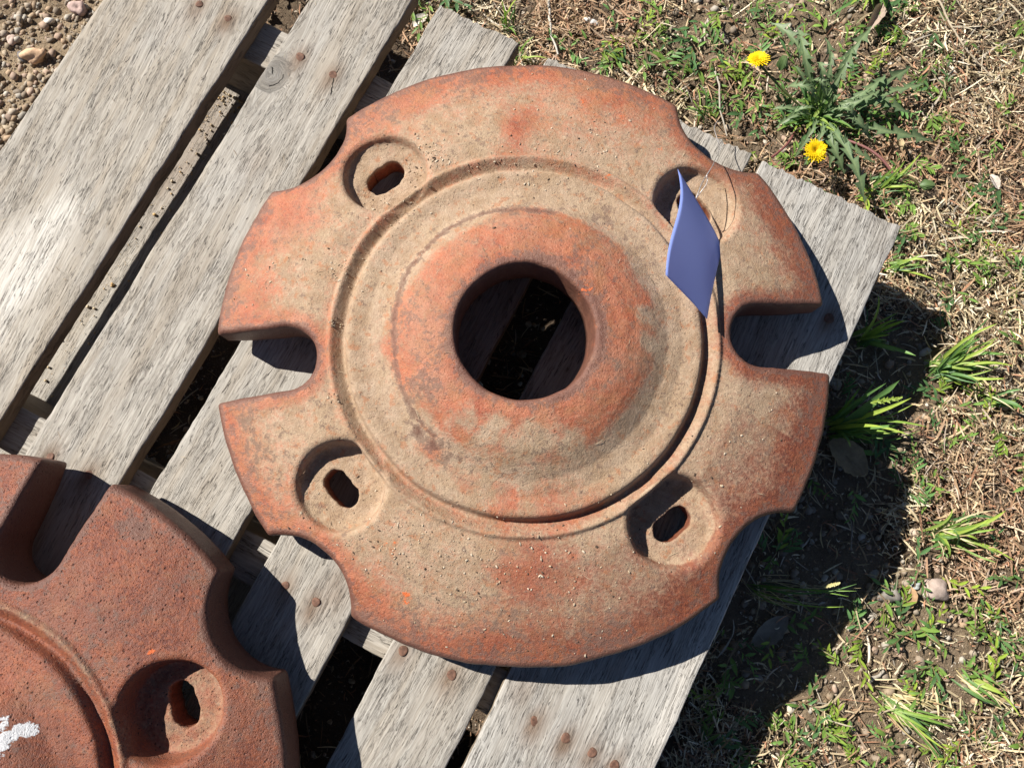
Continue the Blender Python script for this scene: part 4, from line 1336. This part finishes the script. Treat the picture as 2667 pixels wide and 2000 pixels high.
Tt = at(*ztag(425, 150), PT + .082); Tl = at(*ztag(310, 1165), PT + .126); Tb = at(*ztag(708, 1590), PT + .087); Tr = at(*ztag(848, 915), PT + .0635)
base = (Tl + Tr) / 2; base[2] = PT + .06
TAG = empty('paper_tag', base, label='blank pale blue paper tag curling up from the casting, tied by a thin wire', cat='tag')
nu, nv = 16, 24
Vt = np.zeros((nu + 1, nv + 1, 3))
for i in range(nu + 1):
    for j in range(nv + 1):
        u = i / nu; v = j / nv          # u: across (left long edge -> right long edge), v: along (top -> bottom)
        p = Tt * (1 - u) * (1 - v) + Tr * u * (1 - v) + Tl * (1 - u) * v + Tb * u * v
        Vt[i, j] = p
L_edge = np.array([at(*ztag(*q), PT + z - .016) for q, z in (((425, 150), .098), ((462, 300), .108), ((458, 480), .117), ((400, 670), .128), ((350, 830), .136), ((318, 1000), .141), ((310, 1165), .142))])
T_edge = np.array([at(*ztag(*q), PT + z - .016) for q, z in (((425, 150), .098), ((545, 345), .094), ((650, 520), .0885), ((760, 700), .084), ((830, 830), .081), ((848, 915), .0795))])
R_edge = np.array([at(*ztag(*q), PT + z - .016) for q, z in (((848, 915), .0795), ((815, 1060), .086), ((775, 1230), .094), ((735, 1420), .100), ((708, 1590), .103))])
B_edge = np.array([at(*ztag(*q), PT + z - .016) for q, z in (((310, 1165), .142), ((430, 1290), .131), ((570, 1430), .117), ((708, 1590), .103))])


def resamp(E_, n):
    t = np.linspace(0, 1, n + 1) * (len(E_) - 1)
    c = np.stack([np.interp(t, np.arange(len(E_)), E_[:, i]) for i in range(3)], 1)
    for _ in range(12):
        c[1:-1] = (c[:-2] + 2 * c[1:-1] + c[2:]) / 4
    return c


Le, Re, Te, Be = resamp(L_edge, nv), resamp(R_edge, nv), resamp(T_edge, nu), resamp(B_edge, nu)
for i in range(nu + 1):
    for j in range(nv + 1):
        u = i / nu; v = j / nv
        co = Tt * (1 - u) * (1 - v) + Tr * u * (1 - v) + Tl * (1 - u) * v + Tb * u * v
        Vt[i, j] = Le[j] * (1 - u) + Re[j] * u + Te[i] * (1 - v) + Be[i] * v - co
nrm = np.cross(np.gradient(Vt, axis=0), np.gradient(Vt, axis=1)); nrm /= np.linalg.norm(nrm, axis=2)[..., None]
if nrm[..., 2].mean() < 0: nrm = -nrm
print('tag sunward', float((nrm @ np.array(SUN)).mean()), float((nrm @ np.array(SUN)).max()))
th = .00025
A_ = (Vt - base).reshape(-1, 3); B_ = (Vt - nrm * th - base).reshape(-1, 3)
F = []; m = nv + 1; N0 = len(A_)
for i in range(nu):
    for j in range(nv):
        a = i * m + j; F.append((a, a + m, a + m + 1, a + 1)); F.append((a + N0, a + 1 + N0, a + m + 1 + N0, a + m + N0))
for i in range(nu):
    a = i * m; F.append((a, a + N0, a + m + N0, a + m)); a = i * m + nv; F.append((a, a + m, a + m + N0, a + N0))
for j in range(nv):
    F.append((j, j + 1, j + 1 + N0, j + N0)); a = nu * m + j; F.append((a, a + N0, a + 1 + N0, a + 1))
mesh('paper', np.concatenate([A_, B_]), np.array(F), PAPER, parent=TAG)
wp = [(*ztag(600, 432), .094), (*ztag(640, 380), .098), (*ztag(700, 300), .100), (*ztag(712, 255), .100), (*ztag(700, 215), .101), (*ztag(735, 160), .100), (*ztag(765, 112), .096), (*ztag(790, 40), .085), (*z3(255, 990), .060), (*z3(262, 930), .050), (*z3(225, 820), .045), (*z3(250, 775), .040)]
wpp = np.array([at(a, b, PT + max(c - .016, .004)) for a, b, c in wp])
t = np.linspace(0, len(wpp) - 1, 60); wpp = np.stack([np.interp(t, np.arange(len(wpp)), wpp[:, i]) for i in range(3)], 1)
for _ in range(2): wpp[1:-1] = (wpp[:-2] + 2 * wpp[1:-1] + wpp[2:]) / 4
v, f = tube(wpp - base, .0004, 6); mesh('wire', v, f, WIRE, parent=TAG)
wp = [(*ztag(600, 432), .094), (*ztag(610, 405), .095), (*ztag(650, 300), .093), (*ztag(700, 210), .088), (*ztag(740, 150), .083)]
wpp = np.array([at(a, b, PT + max(c - .016, .004)) for a, b, c in wp])
v, f = tube(wpp - base, .0004, 6); mesh('wire', v, f, WIRE, parent=TAG)
